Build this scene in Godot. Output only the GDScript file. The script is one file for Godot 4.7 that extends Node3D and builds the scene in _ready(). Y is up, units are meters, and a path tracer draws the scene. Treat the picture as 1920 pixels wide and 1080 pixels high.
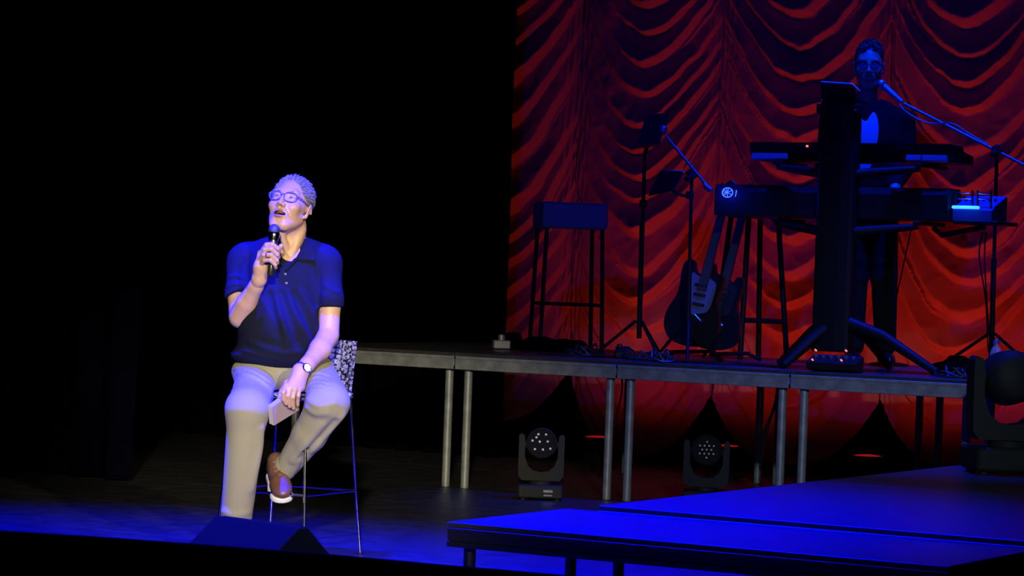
extends Node3D
# A theatre stage during a show: a presenter on a bar stool, a band riser and a festoon curtain behind.

const FPX := 5300.0          # focal length in pixels of the 1920 x 1080 frame
const ROLL := 0.037
const YAW := PI / 6.0
const VH := -30.0            # horizon, pixels below the centre once the roll is taken out
const CAM := Vector3(6.5, 1.19, 9.0)
const RT := 0.74             # top of the band riser
const RZ := -4.2             # front of the band riser
const FWD := Vector3(-0.5, 0, -0.8660254)
const RGT := Vector3(0.8660254, 0, -0.5)

var org := {}
var mats := {}
var taken := {}
var rng := RandomNumberGenerator.new()

# ------------------------------------------------------------------ pixels to places
func uv_of(px: float, py: float) -> Vector2:
	var x := px - 960.0
	var y := py - 540.0
	var c := cos(ROLL)
	var s := sin(ROLL)
	return Vector2(x * c + y * s, y * c - x * s)

func W(px: float, py: float, depth: float) -> Vector3:
	var t := uv_of(px, py)
	return CAM + FWD * depth + RGT * (t.x * depth / FPX) + Vector3(0, -(t.y - VH) * depth / FPX, 0)

func WY(px: float, py: float, y: float) -> Vector3:          # the point of a level plane seen at a pixel
	var t := uv_of(px, py)
	return W(px, py, (CAM.y - y) * FPX / (t.y - VH))

func WZ(px: float, py: float, z: float) -> Vector3:          # the point of a plane across the stage seen at a pixel
	var a := W(px, py, 1.0) - CAM
	return CAM + a * ((z - CAM.z) / a.z)

# a body's own frame: x to the viewer's right, y up, z towards the viewer
var fd := 11.59
var fx := -0.885
var fy := 0.0
func frame(depth: float, lateral: float, base_y: float) -> Transform3D:
	fd = depth
	fx = lateral
	fy = base_y
	var o := CAM + FWD * depth + RGT * lateral
	return Transform3D(Basis(Vector3.UP, YAW), Vector3(o.x, base_y, o.z))

func q(px: float, py: float, z: float) -> Vector3:
	var t := uv_of(px, py)
	var d := fd - z
	return Vector3(t.x * d / FPX - fx, CAM.y - fy - (t.y - VH) * d / FPX, z)

# ------------------------------------------------------------------ mesh building
class MB:
	var v := PackedVector3Array()
	var n := PackedVector3Array()
	var c := PackedColorArray()
	var i := PackedInt32Array()

	func poly(p: Array, out: Vector3) -> void:
		var nn := Vector3.ZERO
		for k in p.size():
			var a: Vector3 = p[k]
			var b: Vector3 = p[(k + 1) % p.size()]
			nn += a.cross(b)
		nn = nn.normalized()
		if nn.dot(out) < 0.0:
			nn = -nn
		var s := v.size()
		for k in p.size():
			v.append(p[k])
			n.append(nn)
		for k in range(1, p.size() - 1):
			i.append_array(PackedInt32Array([s, s + k, s + k + 1]))

	func box(at: Vector3, size: Vector3, turn := Basis.IDENTITY, bevel := 0.004) -> void:
		var h := size * 0.5
		var bv := minf(bevel, minf(h.x, minf(h.y, h.z)) * 0.6)
		var pt := func(s: Vector3, ax: int) -> Vector3:
			var r := Vector3(s.x * h.x, s.y * h.y, s.z * h.z)
			for k in 3:
				if k != ax:
					r[k] -= s[k] * bv
			return at + turn * r
		for ax in 3:
			var b := (ax + 1) % 3
			var e := (ax + 2) % 3
			for s in [-1.0, 1.0]:
				var ring := []
				for m in [[-1.0, -1.0], [1.0, -1.0], [1.0, 1.0], [-1.0, 1.0]]:
					var sg := Vector3.ZERO
					sg[ax] = s
					sg[b] = m[0]
					sg[e] = m[1]
					ring.append(pt.call(sg, ax))
				var o := Vector3.ZERO
				o[ax] = s
				poly(ring, turn * o)
				for s2 in [-1.0, 1.0]:
					var lo := Vector3.ZERO
					lo[ax] = s
					lo[b] = s2
					lo[e] = -1.0
					var hi := lo
					hi[e] = 1.0
					var o2 := Vector3.ZERO
					o2[ax] = s
					o2[b] = s2
					poly([pt.call(lo, ax), pt.call(hi, ax), pt.call(hi, b), pt.call(lo, b)], turn * o2)
		for sx in [-1.0, 1.0]:
			for sy in [-1.0, 1.0]:
				for sz in [-1.0, 1.0]:
					var sg := Vector3(sx, sy, sz)
					poly([pt.call(sg, 0), pt.call(sg, 1), pt.call(sg, 2)], turn * sg)

	func tube(p: Array, r, sides := 10, caps := true) -> void:
		var up := Vector3.UP
		var s := v.size()
		var cnt := p.size()
		for k in cnt:
			var a: Vector3 = p[maxi(k - 1, 0)]
			var b: Vector3 = p[mini(k + 1, cnt - 1)]
			var t := (b - a).normalized()
			if absf(t.dot(up)) > 0.98:
				up = Vector3.RIGHT if absf(t.x) < 0.9 else Vector3.BACK
			var x := up.cross(t).normalized()
			var y := t.cross(x).normalized()
			up = y
			var rr: float = r[k] if r is Array else r
			for m in sides:
				var an := TAU * m / sides
				var d := x * cos(an) + y * sin(an)
				v.append(p[k] + d * rr)
				n.append(d)
		for k in cnt - 1:
			for m in sides:
				var a := s + k * sides + m
				var b := s + k * sides + (m + 1) % sides
				i.append_array(PackedInt32Array([a, b, b + sides, a, b + sides, a + sides]))
		if caps:
			for e in [0, cnt - 1]:
				var ring := []
				for m in sides:
					ring.append(v[s + e * sides + m])
				var o: Vector3 = (p[0] - p[1]) if e == 0 else (p[cnt - 1] - p[cnt - 2])
				poly(ring, o)

	func lathe(prof: Array, at: Vector3, turn := Basis.IDENTITY, segs := 20) -> void:
		for k in prof.size() - 1:
			var a: Vector2 = prof[k]
			var b: Vector2 = prof[k + 1]
			if a.is_equal_approx(b):
				continue
			var here := Vector2(b.y - a.y, a.x - b.x).normalized()
			var na := here
			var nb := here
			if k > 0:
				var z: Vector2 = prof[k - 1]
				var e := Vector2(a.y - z.y, z.x - a.x).normalized()
				if e.dot(here) > 0.6:
					na = (e + here).normalized()
			if k < prof.size() - 2:
				var z: Vector2 = prof[k + 2]
				var e := Vector2(z.y - b.y, b.x - z.x).normalized()
				if e.dot(here) > 0.6:
					nb = (e + here).normalized()
			var s := v.size()
			for m in segs + 1:
				var an := TAU * m / segs
				var d := Vector3(cos(an), 0, sin(an))
				v.append(at + turn * (d * a.x + Vector3(0, a.y, 0)))
				n.append(turn * (d * na.x + Vector3(0, na.y, 0)))
				v.append(at + turn * (d * b.x + Vector3(0, b.y, 0)))
				n.append(turn * (d * nb.x + Vector3(0, nb.y, 0)))
			for m in segs:
				var a0 := s + m * 2
				i.append_array(PackedInt32Array([a0, a0 + 2, a0 + 3, a0, a0 + 3, a0 + 1]))

	# a flat outline given thickness: pts in the plane of x and y of `turn`, pushed back along its z
	func prism(pts: PackedVector2Array, at: Vector3, turn: Basis, thick: float, bevel := 0.0, smooth := false) -> void:
		var tri := Geometry2D.triangulate_polygon(pts)
		var ins := pts
		if bevel > 0.0:
			var off := Geometry2D.offset_polygon(pts, -bevel, Geometry2D.JOIN_MITER)
			if off.size() == 1 and off[0].size() == pts.size():
				# match the start of the inset outline with the outline
				var best := 0
				var bd := 1e9
				for k in pts.size():
					var d := pts[0].distance_to(off[0][k])
					if d < bd:
						bd = d
						best = k
				ins = PackedVector2Array()
				for k in pts.size():
					ins.append(off[0][(k + best) % pts.size()])
			else:
				bevel = 0.0
		var ccw := not Geometry2D.is_polygon_clockwise(pts)
		var m := pts.size()
		for side in [1.0, -1.0]:
			var s := v.size()
			var z: float = thick * 0.5 * side
			for k in m:
				v.append(at + turn * Vector3(ins[k].x, ins[k].y, z))
				n.append((turn * Vector3(0, 0, side)).normalized())
			for k in range(0, tri.size(), 3):
				i.append_array(PackedInt32Array([s + tri[k], s + tri[k + 1], s + tri[k + 2]]))
		for k in m:
			var a := pts[k]
			var b := pts[(k + 1) % m]
			var o2 := Vector2(b.y - a.y, a.x - b.x) * (1.0 if ccw else -1.0)
			var o := turn * Vector3(o2.x, o2.y, 0)
			var zz := thick * 0.5 - bevel
			var a1 := at + turn * Vector3(a.x, a.y, zz)
			var b1 := at + turn * Vector3(b.x, b.y, zz)
			var a2 := at + turn * Vector3(a.x, a.y, -zz)
			var b2 := at + turn * Vector3(b.x, b.y, -zz)
			if smooth:
				var p := pts[(k + m - 1) % m]
				var w := pts[(k + 2) % m]
				var sg := 1.0 if ccw else -1.0
				var e0 := Vector2(a.y - p.y, p.x - a.x).normalized() * sg
				var e1 := Vector2(b.y - a.y, a.x - b.x).normalized() * sg
				var e2 := Vector2(w.y - b.y, b.x - w.x).normalized() * sg
				var na := (e0 + e1).normalized() if e0.dot(e1) > 0.5 else e1
				var nb := (e1 + e2).normalized() if e1.dot(e2) > 0.5 else e1
				var s := v.size()
				v.append_array(PackedVector3Array([a1, b1, b2, a2]))
				var n3a := (turn * Vector3(na.x, na.y, 0)).normalized()
				var n3b := (turn * Vector3(nb.x, nb.y, 0)).normalized()
				n.append_array(PackedVector3Array([n3a, n3b, n3b, n3a]))
				i.append_array(PackedInt32Array([s, s + 1, s + 2, s, s + 2, s + 3]))
			else:
				poly([a1, b1, b2, a2], o)
			if bevel > 0.0:
				var a3 := at + turn * Vector3(ins[k].x, ins[k].y, thick * 0.5)
				var b3 := at + turn * Vector3(ins[(k + 1) % m].x, ins[(k + 1) % m].y, thick * 0.5)
				var a4 := at + turn * Vector3(ins[k].x, ins[k].y, -thick * 0.5)
				var b4 := at + turn * Vector3(ins[(k + 1) % m].x, ins[(k + 1) % m].y, -thick * 0.5)
				poly([a1, b1, b3, a3], o.normalized() + turn * Vector3(0, 0, 1))
				poly([a2, b2, b4, a4], o.normalized() - turn * Vector3(0, 0, 1))

	# four corners (in order) of a slab of the given thickness
	func slab(a: Vector3, b: Vector3, cc: Vector3, d: Vector3, thick: float) -> void:
		var nn := (b - a).cross(d - a).normalized() * thick * 0.5
		var f := [a + nn, b + nn, cc + nn, d + nn]
		var g := [a - nn, b - nn, cc - nn, d - nn]
		poly(f, nn)
		poly(g, -nn)
		var mid := (a + b + cc + d) * 0.25
		for k in 4:
			var e := (k + 1) % 4
			poly([f[k], f[e], g[e], g[k]], (f[k] + f[e]) * 0.5 - nn - mid)

	func sheet(pts: PackedVector3Array, rows: int, cols: int) -> void:
		var s := v.size()
		v.append_array(pts)
		for r in rows:
			for k in cols:
				var x := pts[r * cols + mini(k + 1, cols - 1)] - pts[r * cols + maxi(k - 1, 0)]
				var y := pts[mini(r + 1, rows - 1) * cols + k] - pts[maxi(r - 1, 0) * cols + k]
				n.append(x.cross(y).normalized())
		for r in rows - 1:
			for k in cols - 1:
				var a := s + r * cols + k
				i.append_array(PackedInt32Array([a, a + 1, a + cols + 1, a, a + cols + 1, a + cols]))

	func add(o: MB, t := Transform3D.IDENTITY) -> void:
		var s := v.size()
		for k in o.v.size():
			v.append(t * o.v[k])
			n.append((t.basis * o.n[k]).normalized())
		c.append_array(o.c)
		for k in o.i:
			i.append(k + s)

func commit(m: MB, called: String, material: Material, parent: Node) -> MeshInstance3D:
	var at := Vector3.ZERO
	var up := parent
	while up != null and up != self:
		if org.has(up):
			at = org[up]
			break
		up = up.get_parent()
	var vv := PackedVector3Array()
	vv.resize(m.v.size())
	for k in m.v.size():
		vv[k] = m.v[k] - at
	var ii := m.i
	for k in range(0, ii.size(), 3):      # front faces run clockwise
		var a := ii[k]
		var b := ii[k + 1]
		var e := ii[k + 2]
		if (vv[b] - vv[a]).cross(vv[e] - vv[a]).dot(m.n[a] + m.n[b] + m.n[e]) > 0.0:
			ii[k + 1] = e
			ii[k + 2] = b
	var arr := []
	arr.resize(Mesh.ARRAY_MAX)
	arr[Mesh.ARRAY_VERTEX] = vv
	arr[Mesh.ARRAY_NORMAL] = m.n
	if m.c.size() == vv.size():
		arr[Mesh.ARRAY_COLOR] = m.c
	arr[Mesh.ARRAY_INDEX] = ii
	var am := ArrayMesh.new()
	am.add_surface_from_arrays(Mesh.PRIMITIVE_TRIANGLES, arr)
	var o := MeshInstance3D.new()
	o.mesh = am
	o.material_override = material
	o.name = called
	o.cast_shadow = GeometryInstance3D.SHADOW_CASTING_SETTING_ON
	parent.add_child(o, true)
	return o

func numbered(called: String) -> String:
	var k: int = taken.get(called, 0)
	taken[called] = k + 1
	return called if k == 0 else "%s_%03d" % [called, k]

func thing(called: String, label: String, category: String, at: Vector3, group := "", within := Transform3D.IDENTITY) -> Node3D:
	var o := Node3D.new()
	o.name = numbered(called)
	add_child(o)
	o.transform = Transform3D(within.basis, within * at)
	org[o] = at
	o.set_meta("label", label)
	o.set_meta("category", category)
	if group != "":
		o.set_meta("group", group)
	return o

func struct(called: String, label := "") -> Node3D:
	var o := Node3D.new()
	o.name = called
	add_child(o)
	org[o] = Vector3.ZERO
	o.set_meta("kind", "structure")
	if label != "":
		o.set_meta("label", label)
	return o

# ------------------------------------------------------------------ soft shapes: distance fields meshed as surface nets
# line of capsules ["p", points, radii, k]   capsule ["c", a, ra, b, rb, k]   ellipsoid ["e", at, radii, basis, k]   box ["b", at, half, basis, round, k]   triangle ["t", a, b, c, r, k]
# a type with "-" in front is cut away instead of joined
func prim_box(p: Array) -> AABB:
	var t: String = p[0].right(1)
	var bb := AABB()
	if t == "c":
		var r: float = maxf(p[2], p[4])
		bb = AABB(p[1], Vector3.ZERO).expand(p[3]).grow(r)
	elif t == "e":
		var r: Vector3 = p[2]
		var b: Basis = p[3]
		var e := Vector3.ZERO
		for k in 3:
			e[k] = sqrt(pow(b.x[k] * r.x, 2) + pow(b.y[k] * r.y, 2) + pow(b.z[k] * r.z, 2))
		bb = AABB(p[1] - e, e * 2.0)
	elif t == "b":
		var r: Vector3 = p[2]
		var b: Basis = p[3]
		var e := Vector3.ZERO
		for k in 3:
			e[k] = absf(b.x[k] * r.x) + absf(b.y[k] * r.y) + absf(b.z[k] * r.z)
		bb = AABB(p[1] - e, e * 2.0)
	elif t == "p":
		bb = AABB(p[1][0], Vector3.ZERO)
		var most := 0.0
		for k in p[1].size():
			bb = bb.expand(p[1][k])
			most = maxf(most, p[2][k])
		bb = bb.grow(most)
	else:
		bb = AABB(p[1], Vector3.ZERO).expand(p[2]).expand(p[3]).grow(p[4])
	return bb

func tri_dist(p: Vector3, a: Vector3, b: Vector3, e: Vector3) -> float:
	var ba := b - a
	var cb := e - b
	var ac := a - e
	var pa := p - a
	var pb := p - b
	var pc := p - e
	var nn := ba.cross(ac)
	if signf(ba.cross(nn).dot(pa)) + signf(cb.cross(nn).dot(pb)) + signf(ac.cross(nn).dot(pc)) < 2.0:
		var d1 := (ba * clampf(ba.dot(pa) / ba.dot(ba), 0, 1) - pa).length_squared()
		var d2 := (cb * clampf(cb.dot(pb) / cb.dot(cb), 0, 1) - pb).length_squared()
		var d3 := (ac * clampf(ac.dot(pc) / ac.dot(ac), 0, 1) - pc).length_squared()
		return sqrt(minf(d1, minf(d2, d3)))
	return absf(nn.dot(pa)) / nn.length()

func prim_dist(p: Array, t: String, pt: Vector3) -> float:
	if t == "c":
		var a: Vector3 = p[1]
		var ba: Vector3 = p[3] - a
		var pa := pt - a
		var w := clampf(pa.dot(ba) / maxf(ba.dot(ba), 1e-12), 0.0, 1.0)
		return (pa - ba * w).length() - lerpf(p[2], p[4], w)
	if t == "e":
		var r: Vector3 = p[2]
		var g: Vector3 = (pt - p[1]) * p[3]
		var k0 := (g / r).length()
		var k1 := (g / (r * r)).length()
		return k0 * (k0 - 1.0) / maxf(k1, 1e-6)
	if t == "b":
		var g: Vector3 = ((pt - p[1]) * p[3]).abs() - p[2] + Vector3.ONE * p[4]
		return g.max(Vector3.ZERO).length() + minf(maxf(g.x, maxf(g.y, g.z)), 0.0) - p[4]
	if t == "p":
		var best := 10.0
		var pts: PackedVector3Array = p[1]
		var rr: PackedFloat32Array = p[2]
		for k in pts.size() - 1:
			var ba := pts[k + 1] - pts[k]
			var pa := pt - pts[k]
			var w := clampf(pa.dot(ba) / maxf(ba.dot(ba), 1e-12), 0.0, 1.0)
			best = minf(best, (pa - ba * w).length() - lerpf(rr[k], rr[k + 1], w))
		return best
	return tri_dist(pt, p[1], p[2], p[3]) - p[4]

func field_at(prims: Array, pt: Vector3) -> float:
	var f := 10.0
	for p in prims:
		var t: String = p[0].right(1)
		var k: float = p[p.size() - 1]
		var d := prim_dist(p, t, pt)
		if p[0].length() > 1:
			var h := maxf(k - absf(f + d), 0.0) / maxf(k, 1e-6)
			f = maxf(f, -d) + h * h * k * 0.25
		else:
			var h := maxf(k - absf(f - d), 0.0) / maxf(k, 1e-6)
			f = minf(f, d) - h * h * k * 0.25
	return f

func front_z(prims: Array, px: float, py: float) -> float:    # where the sight line through a pixel meets the shape
	var z := 0.7
	while z > -0.4:
		var d := field_at(prims, q(px, py, z))
		if d < 0.0015:
			return z
		z -= maxf(d * 0.8, 0.0015)
	return 0.0

func sdf(prims: Array, cell: float) -> MB:
	var bb := AABB()
	var first := true
	for p in prims:
		if p[0].length() == 1:
			bb = prim_box(p) if first else bb.merge(prim_box(p))
			first = false
	bb = bb.grow(cell * 3.0)
	var o := bb.position
	var nx := int(ceil(bb.size.x / cell)) + 1
	var ny := int(ceil(bb.size.y / cell)) + 1
	var nz := int(ceil(bb.size.z / cell)) + 1
	var F := PackedFloat32Array()
	F.resize(nx * ny * nz)
	F.fill(10.0)
	for p in prims:
		var kind: String = p[0]
		var t: String = kind.right(1)
		var cut := kind.length() > 1
		var k: float = maxf(p[p.size() - 1], 1e-5)
		var pb := prim_box(p).grow(k + cell * 3.0)
		var lo := ((pb.position - o) / cell).floor()
		var hi := ((pb.end - o) / cell).ceil()
		var x0 := maxi(int(lo.x), 0)
		var y0 := maxi(int(lo.y), 0)
		var z0 := maxi(int(lo.z), 0)
		var x1 := mini(int(hi.x), nx - 1)
		var y1 := mini(int(hi.y), ny - 1)
		var z1 := mini(int(hi.z), nz - 1)
		var a := Vector3.ZERO
		var ba := Vector3.ZERO
		var inv := 0.0
		var ra := 0.0
		var dr := 0.0
		var er := Vector3.ONE
		var er2 := Vector3.ONE
		var tb := Basis.IDENTITY
		if t == "c":
			a = p[1]
			ba = p[3] - a
			inv = 1.0 / maxf(ba.dot(ba), 1e-12)
			ra = p[2]
			dr = p[4] - ra
		elif t == "e":
			a = p[1]
			er = p[2]
			er2 = er * er
			tb = p[3].transposed()
		for iz in range(z0, z1 + 1):
			for iy in range(y0, y1 + 1):
				var row := (iz * ny + iy) * nx
				var pt := o + Vector3(x0 * cell, iy * cell, iz * cell)
				for ix in range(x0, x1 + 1):
					var d: float
					if t == "c":
						var pa := pt - a
						var w := clampf(pa.dot(ba) * inv, 0.0, 1.0)
						d = (pa - ba * w).length() - ra - dr * w
					elif t == "e":
						var g := tb * (pt - a)
						var k0 := (g / er).length()
						d = k0 * (k0 - 1.0) / maxf((g / er2).length(), 1e-6)
					else:
						d = prim_dist(p, t, pt)
					var f := F[row + ix]
					if cut:
						var h := maxf(k - absf(f + d), 0.0) / k
						F[row + ix] = maxf(f, -d) + h * h * k * 0.25
					else:
						var h := maxf(k - absf(f - d), 0.0) / k
						F[row + ix] = minf(f, d) - h * h * k * 0.25
					pt.x += cell
	# one vertex in every cell that the surface crosses
	var m := MB.new()
	var id := PackedInt32Array()
	id.resize(F.size())
	id.fill(-1)
	var sy := nx
	var sz := nx * ny
	var off := [0, 1, sy, sy + 1, sz, sz + 1, sz + sy, sz + sy + 1]
	var cor := [Vector3(0, 0, 0), Vector3(1, 0, 0), Vector3(0, 1, 0), Vector3(1, 1, 0), Vector3(0, 0, 1), Vector3(1, 0, 1), Vector3(0, 1, 1), Vector3(1, 1, 1)]
	var edges := [[0, 1], [2, 3], [4, 5], [6, 7], [0, 2], [1, 3], [4, 6], [5, 7], [0, 4], [1, 5], [2, 6], [3, 7]]
	var lim := cell * 3.0
	var cells := PackedInt32Array()
	for iz in nz - 1:
		for iy in ny - 1:
			var row := (iz * ny + iy) * nx
			for ix in nx - 1:
				var at := row + ix
				if absf(F[at]) > lim:
					continue
				var ins := 0
				for k in 8:
					if F[at + off[k]] < 0.0:
						ins += 1
				if ins == 0 or ins == 8:
					continue
				var sum := Vector3.ZERO
				var cnt := 0
				for e in edges:
					var fa := F[at + off[e[0]]]
					var fb := F[at + off[e[1]]]
					if (fa < 0.0) != (fb < 0.0):
						var ca: Vector3 = cor[e[0]]
						sum += ca.lerp(cor[e[1]], fa / (fa - fb))
						cnt += 1
				id[at] = m.v.size()
				cells.append(at)
				m.v.append(o + (Vector3(ix, iy, iz) + sum / cnt) * cell)
	var step := [1, sy, sz]
	for at in cells:
		for ax in 3:
			var s1: int = step[(ax + 1) % 3]
			var s2: int = step[(ax + 2) % 3]
			var fa := F[at]
			var fb := F[at + step[ax]]
			if (fa < 0.0) == (fb < 0.0) or at - s1 - s2 < 0:
				continue
			var b := id[at - s1]
			var cc := id[at - s1 - s2]
			var d := id[at - s2]
			if b < 0 or cc < 0 or d < 0:
				continue
			if fa < 0.0:
				m.i.append_array(PackedInt32Array([id[at], b, cc, id[at], cc, d]))
			else:
				m.i.append_array(PackedInt32Array([id[at], cc, b, id[at], d, cc]))
	m.n.resize(m.v.size())
	for k in range(0, m.i.size(), 3):
		var a := m.i[k]
		var b := m.i[k + 1]
		var e := m.i[k + 2]
		var nn := (m.v[b] - m.v[a]).cross(m.v[e] - m.v[a])
		m.n[a] += nn
		m.n[b] += nn
		m.n[e] += nn
	for k in m.n.size():
		m.n[k] = m.n[k].normalized()
	return m

func tint(m: MB, base: Color, blobs: Array) -> void:      # [centre, radii, colour, softness]
	m.c.resize(m.v.size())
	m.c.fill(base)
	for b in blobs:
		var at: Vector3 = b[0]
		var r: Vector3 = b[1]
		for k in m.v.size():
			var d := ((m.v[k] - at) / r).length()
			if d < 1.0:
				m.c[k] = m.c[k].lerp(b[2], clampf((1.0 - d) / b[3], 0.0, 1.0))

func E(at: Vector3, r: Vector3, k := 0.01, b := Basis.IDENTITY) -> Array:
	return ["e", at, r, b, k]

func C(a: Vector3, ra: float, b: Vector3, rb: float, k := 0.01) -> Array:
	return ["c", a, ra, b, rb, k]

func cut(p: Array) -> Array:
	var r := p.duplicate()
	r[0] = "-" + r[0]
	return r

# ------------------------------------------------------------------ materials
func noise_tex(key: String, freq: float, kind := FastNoiseLite.TYPE_SIMPLEX_SMOOTH, lo := 0.0, hi := 1.0, seed_ := 1, normal := 0.0) -> ImageTexture:
	if mats.has(key):
		return mats[key]
	var nz := FastNoiseLite.new()
	nz.noise_type = kind
	nz.frequency = freq
	nz.seed = seed_
	nz.fractal_octaves = 4
	var im := nz.get_seamless_image(512, 512)
	im.convert(Image.FORMAT_RGB8)
	if normal > 0.0:
		im.bump_map_to_normal_map(normal)
	else:
		for y in 512:
			for x in 512:
				var g := lerpf(lo, hi, im.get_pixel(x, y).r)
				im.set_pixel(x, y, Color(g, g, g))
	mats[key] = ImageTexture.create_from_image(im)
	return mats[key]

func weave_tex() -> ImageTexture:
	if mats.has("weave_t"):
		return mats["weave_t"]
	var im := Image.create(256, 256, false, Image.FORMAT_RGB8)
	for y in 256:
		for x in 256:
			var g := 0.5 + 0.25 * sin(x * TAU / 8.0) * (1.0 if (y / 4) % 2 == 0 else -1.0) + 0.25 * sin(y * TAU / 8.0)
			im.set_pixel(x, y, Color(g, g, g))
	im.bump_map_to_normal_map(3.0)
	mats["weave_t"] = ImageTexture.create_from_image(im)
	return mats["weave_t"]

func mat(key: String, linear: Color, rough := 0.6, metal := 0.0, opt := {}) -> StandardMaterial3D:
	if mats.has(key):
		return mats[key]
	var m := StandardMaterial3D.new()
	m.albedo_color = linear.linear_to_srgb()
	m.roughness = rough
	m.metallic = metal
	m.cull_mode = BaseMaterial3D.CULL_DISABLED
	if opt.has("vc"):
		m.vertex_color_use_as_albedo = true
		m.albedo_color = Color.WHITE
	if opt.has("grain"):            # mottled colour
		m.albedo_texture = opt.grain
	if opt.has("relief"):
		m.normal_enabled = true
		m.normal_texture = opt.relief
		m.normal_scale = opt.get("depth", 0.5)
	if opt.has("grain") or opt.has("relief"):
		m.uv1_triplanar = true
		m.uv1_scale = Vector3.ONE * float(opt.get("scale", 1.0))
	if opt.has("sheen"):
		m.rim_enabled = true
		m.rim = opt.sheen
		m.rim_tint = 0.6
	if opt.has("glow"):
		m.emission_enabled = true
		m.emission = (opt.glow as Color).linear_to_srgb()
		m.emission_energy_multiplier = opt.get("power", 1.0)
	if opt.has("alpha"):
		m.transparency = BaseMaterial3D.TRANSPARENCY_ALPHA
		m.albedo_color.a = opt.alpha
	m.metallic_specular = opt.get("spec", 0.5)
	if opt.has("sss"):
		m.subsurf_scatter_enabled = true
		m.subsurf_scatter_strength = opt.sss
	mats[key] = m
	return m

# ------------------------------------------------------------------ light
func spot(called: String, label: String, at: Vector3, target: Vector3, color: Color, energy: float, half_angle: float, size: float) -> void:
	var dir := (target - at).normalized()
	var side := dir.cross(Vector3.UP if absf(dir.y) < 0.97 else Vector3.RIGHT).normalized()
	var turn := Basis(side, dir, side.cross(dir))
	var o := thing(called, label, "stage light", at)
	var m := MB.new()       # the can: open in front, lens set back
	m.lathe([Vector2(0, -0.34), Vector2(0.07, -0.34), Vector2(0.1, -0.26), Vector2(0.115, -0.02), Vector2(0.125, -0.02), Vector2(0.125, 0.0), Vector2(0.105, 0.0), Vector2(0.105, -0.03)], at, turn, 24)
	commit(m, "housing", mat("black_metal", Color(0.006, 0.006, 0.008), 0.5, 0.0, {"spec": 0.25}), o)
	m = MB.new()
	m.lathe([Vector2(0, -0.02), Vector2(0.06, -0.022), Vector2(0.105, -0.03)], at, turn, 24)
	commit(m, "lens", mat("lens_glow_" + str(color), Color(0.1, 0.1, 0.1), 0.2, 0.0, {"glow": color.srgb_to_linear(), "power": 4.0}), o)
	m = MB.new()
	var k := at - dir * 0.17
	m.tube([k + side * 0.13, k + side * 0.14 + Vector3(0, 0.12, 0), k + Vector3(0, 0.26, 0), k - side * 0.14 + Vector3(0, 0.12, 0), k - side * 0.13], 0.012, 8)
	commit(m, "yoke", mat("black_metal", Color()), o)
	var l := SpotLight3D.new()
	l.name = "beam"
	l.light_color = color
	l.light_energy = energy
	l.spot_angle = half_angle
	l.spot_angle_attenuation = 1.0
	l.spot_range = 60.0
	l.spot_attenuation = 2.0
	l.light_size = size
	l.shadow_enabled = true
	o.add_child(l)
	l.basis = Basis.looking_at(dir, Vector3.UP if absf(dir.y) < 0.97 else Vector3.RIGHT)
	l.position = dir * 0.01

func C3(lateral: float, depth: float, y: float) -> Vector3:     # a place given as the camera sees it: right, ahead, height
	var p := CAM + FWD * depth + RGT * lateral
	return Vector3(p.x, y, p.z)

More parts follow.
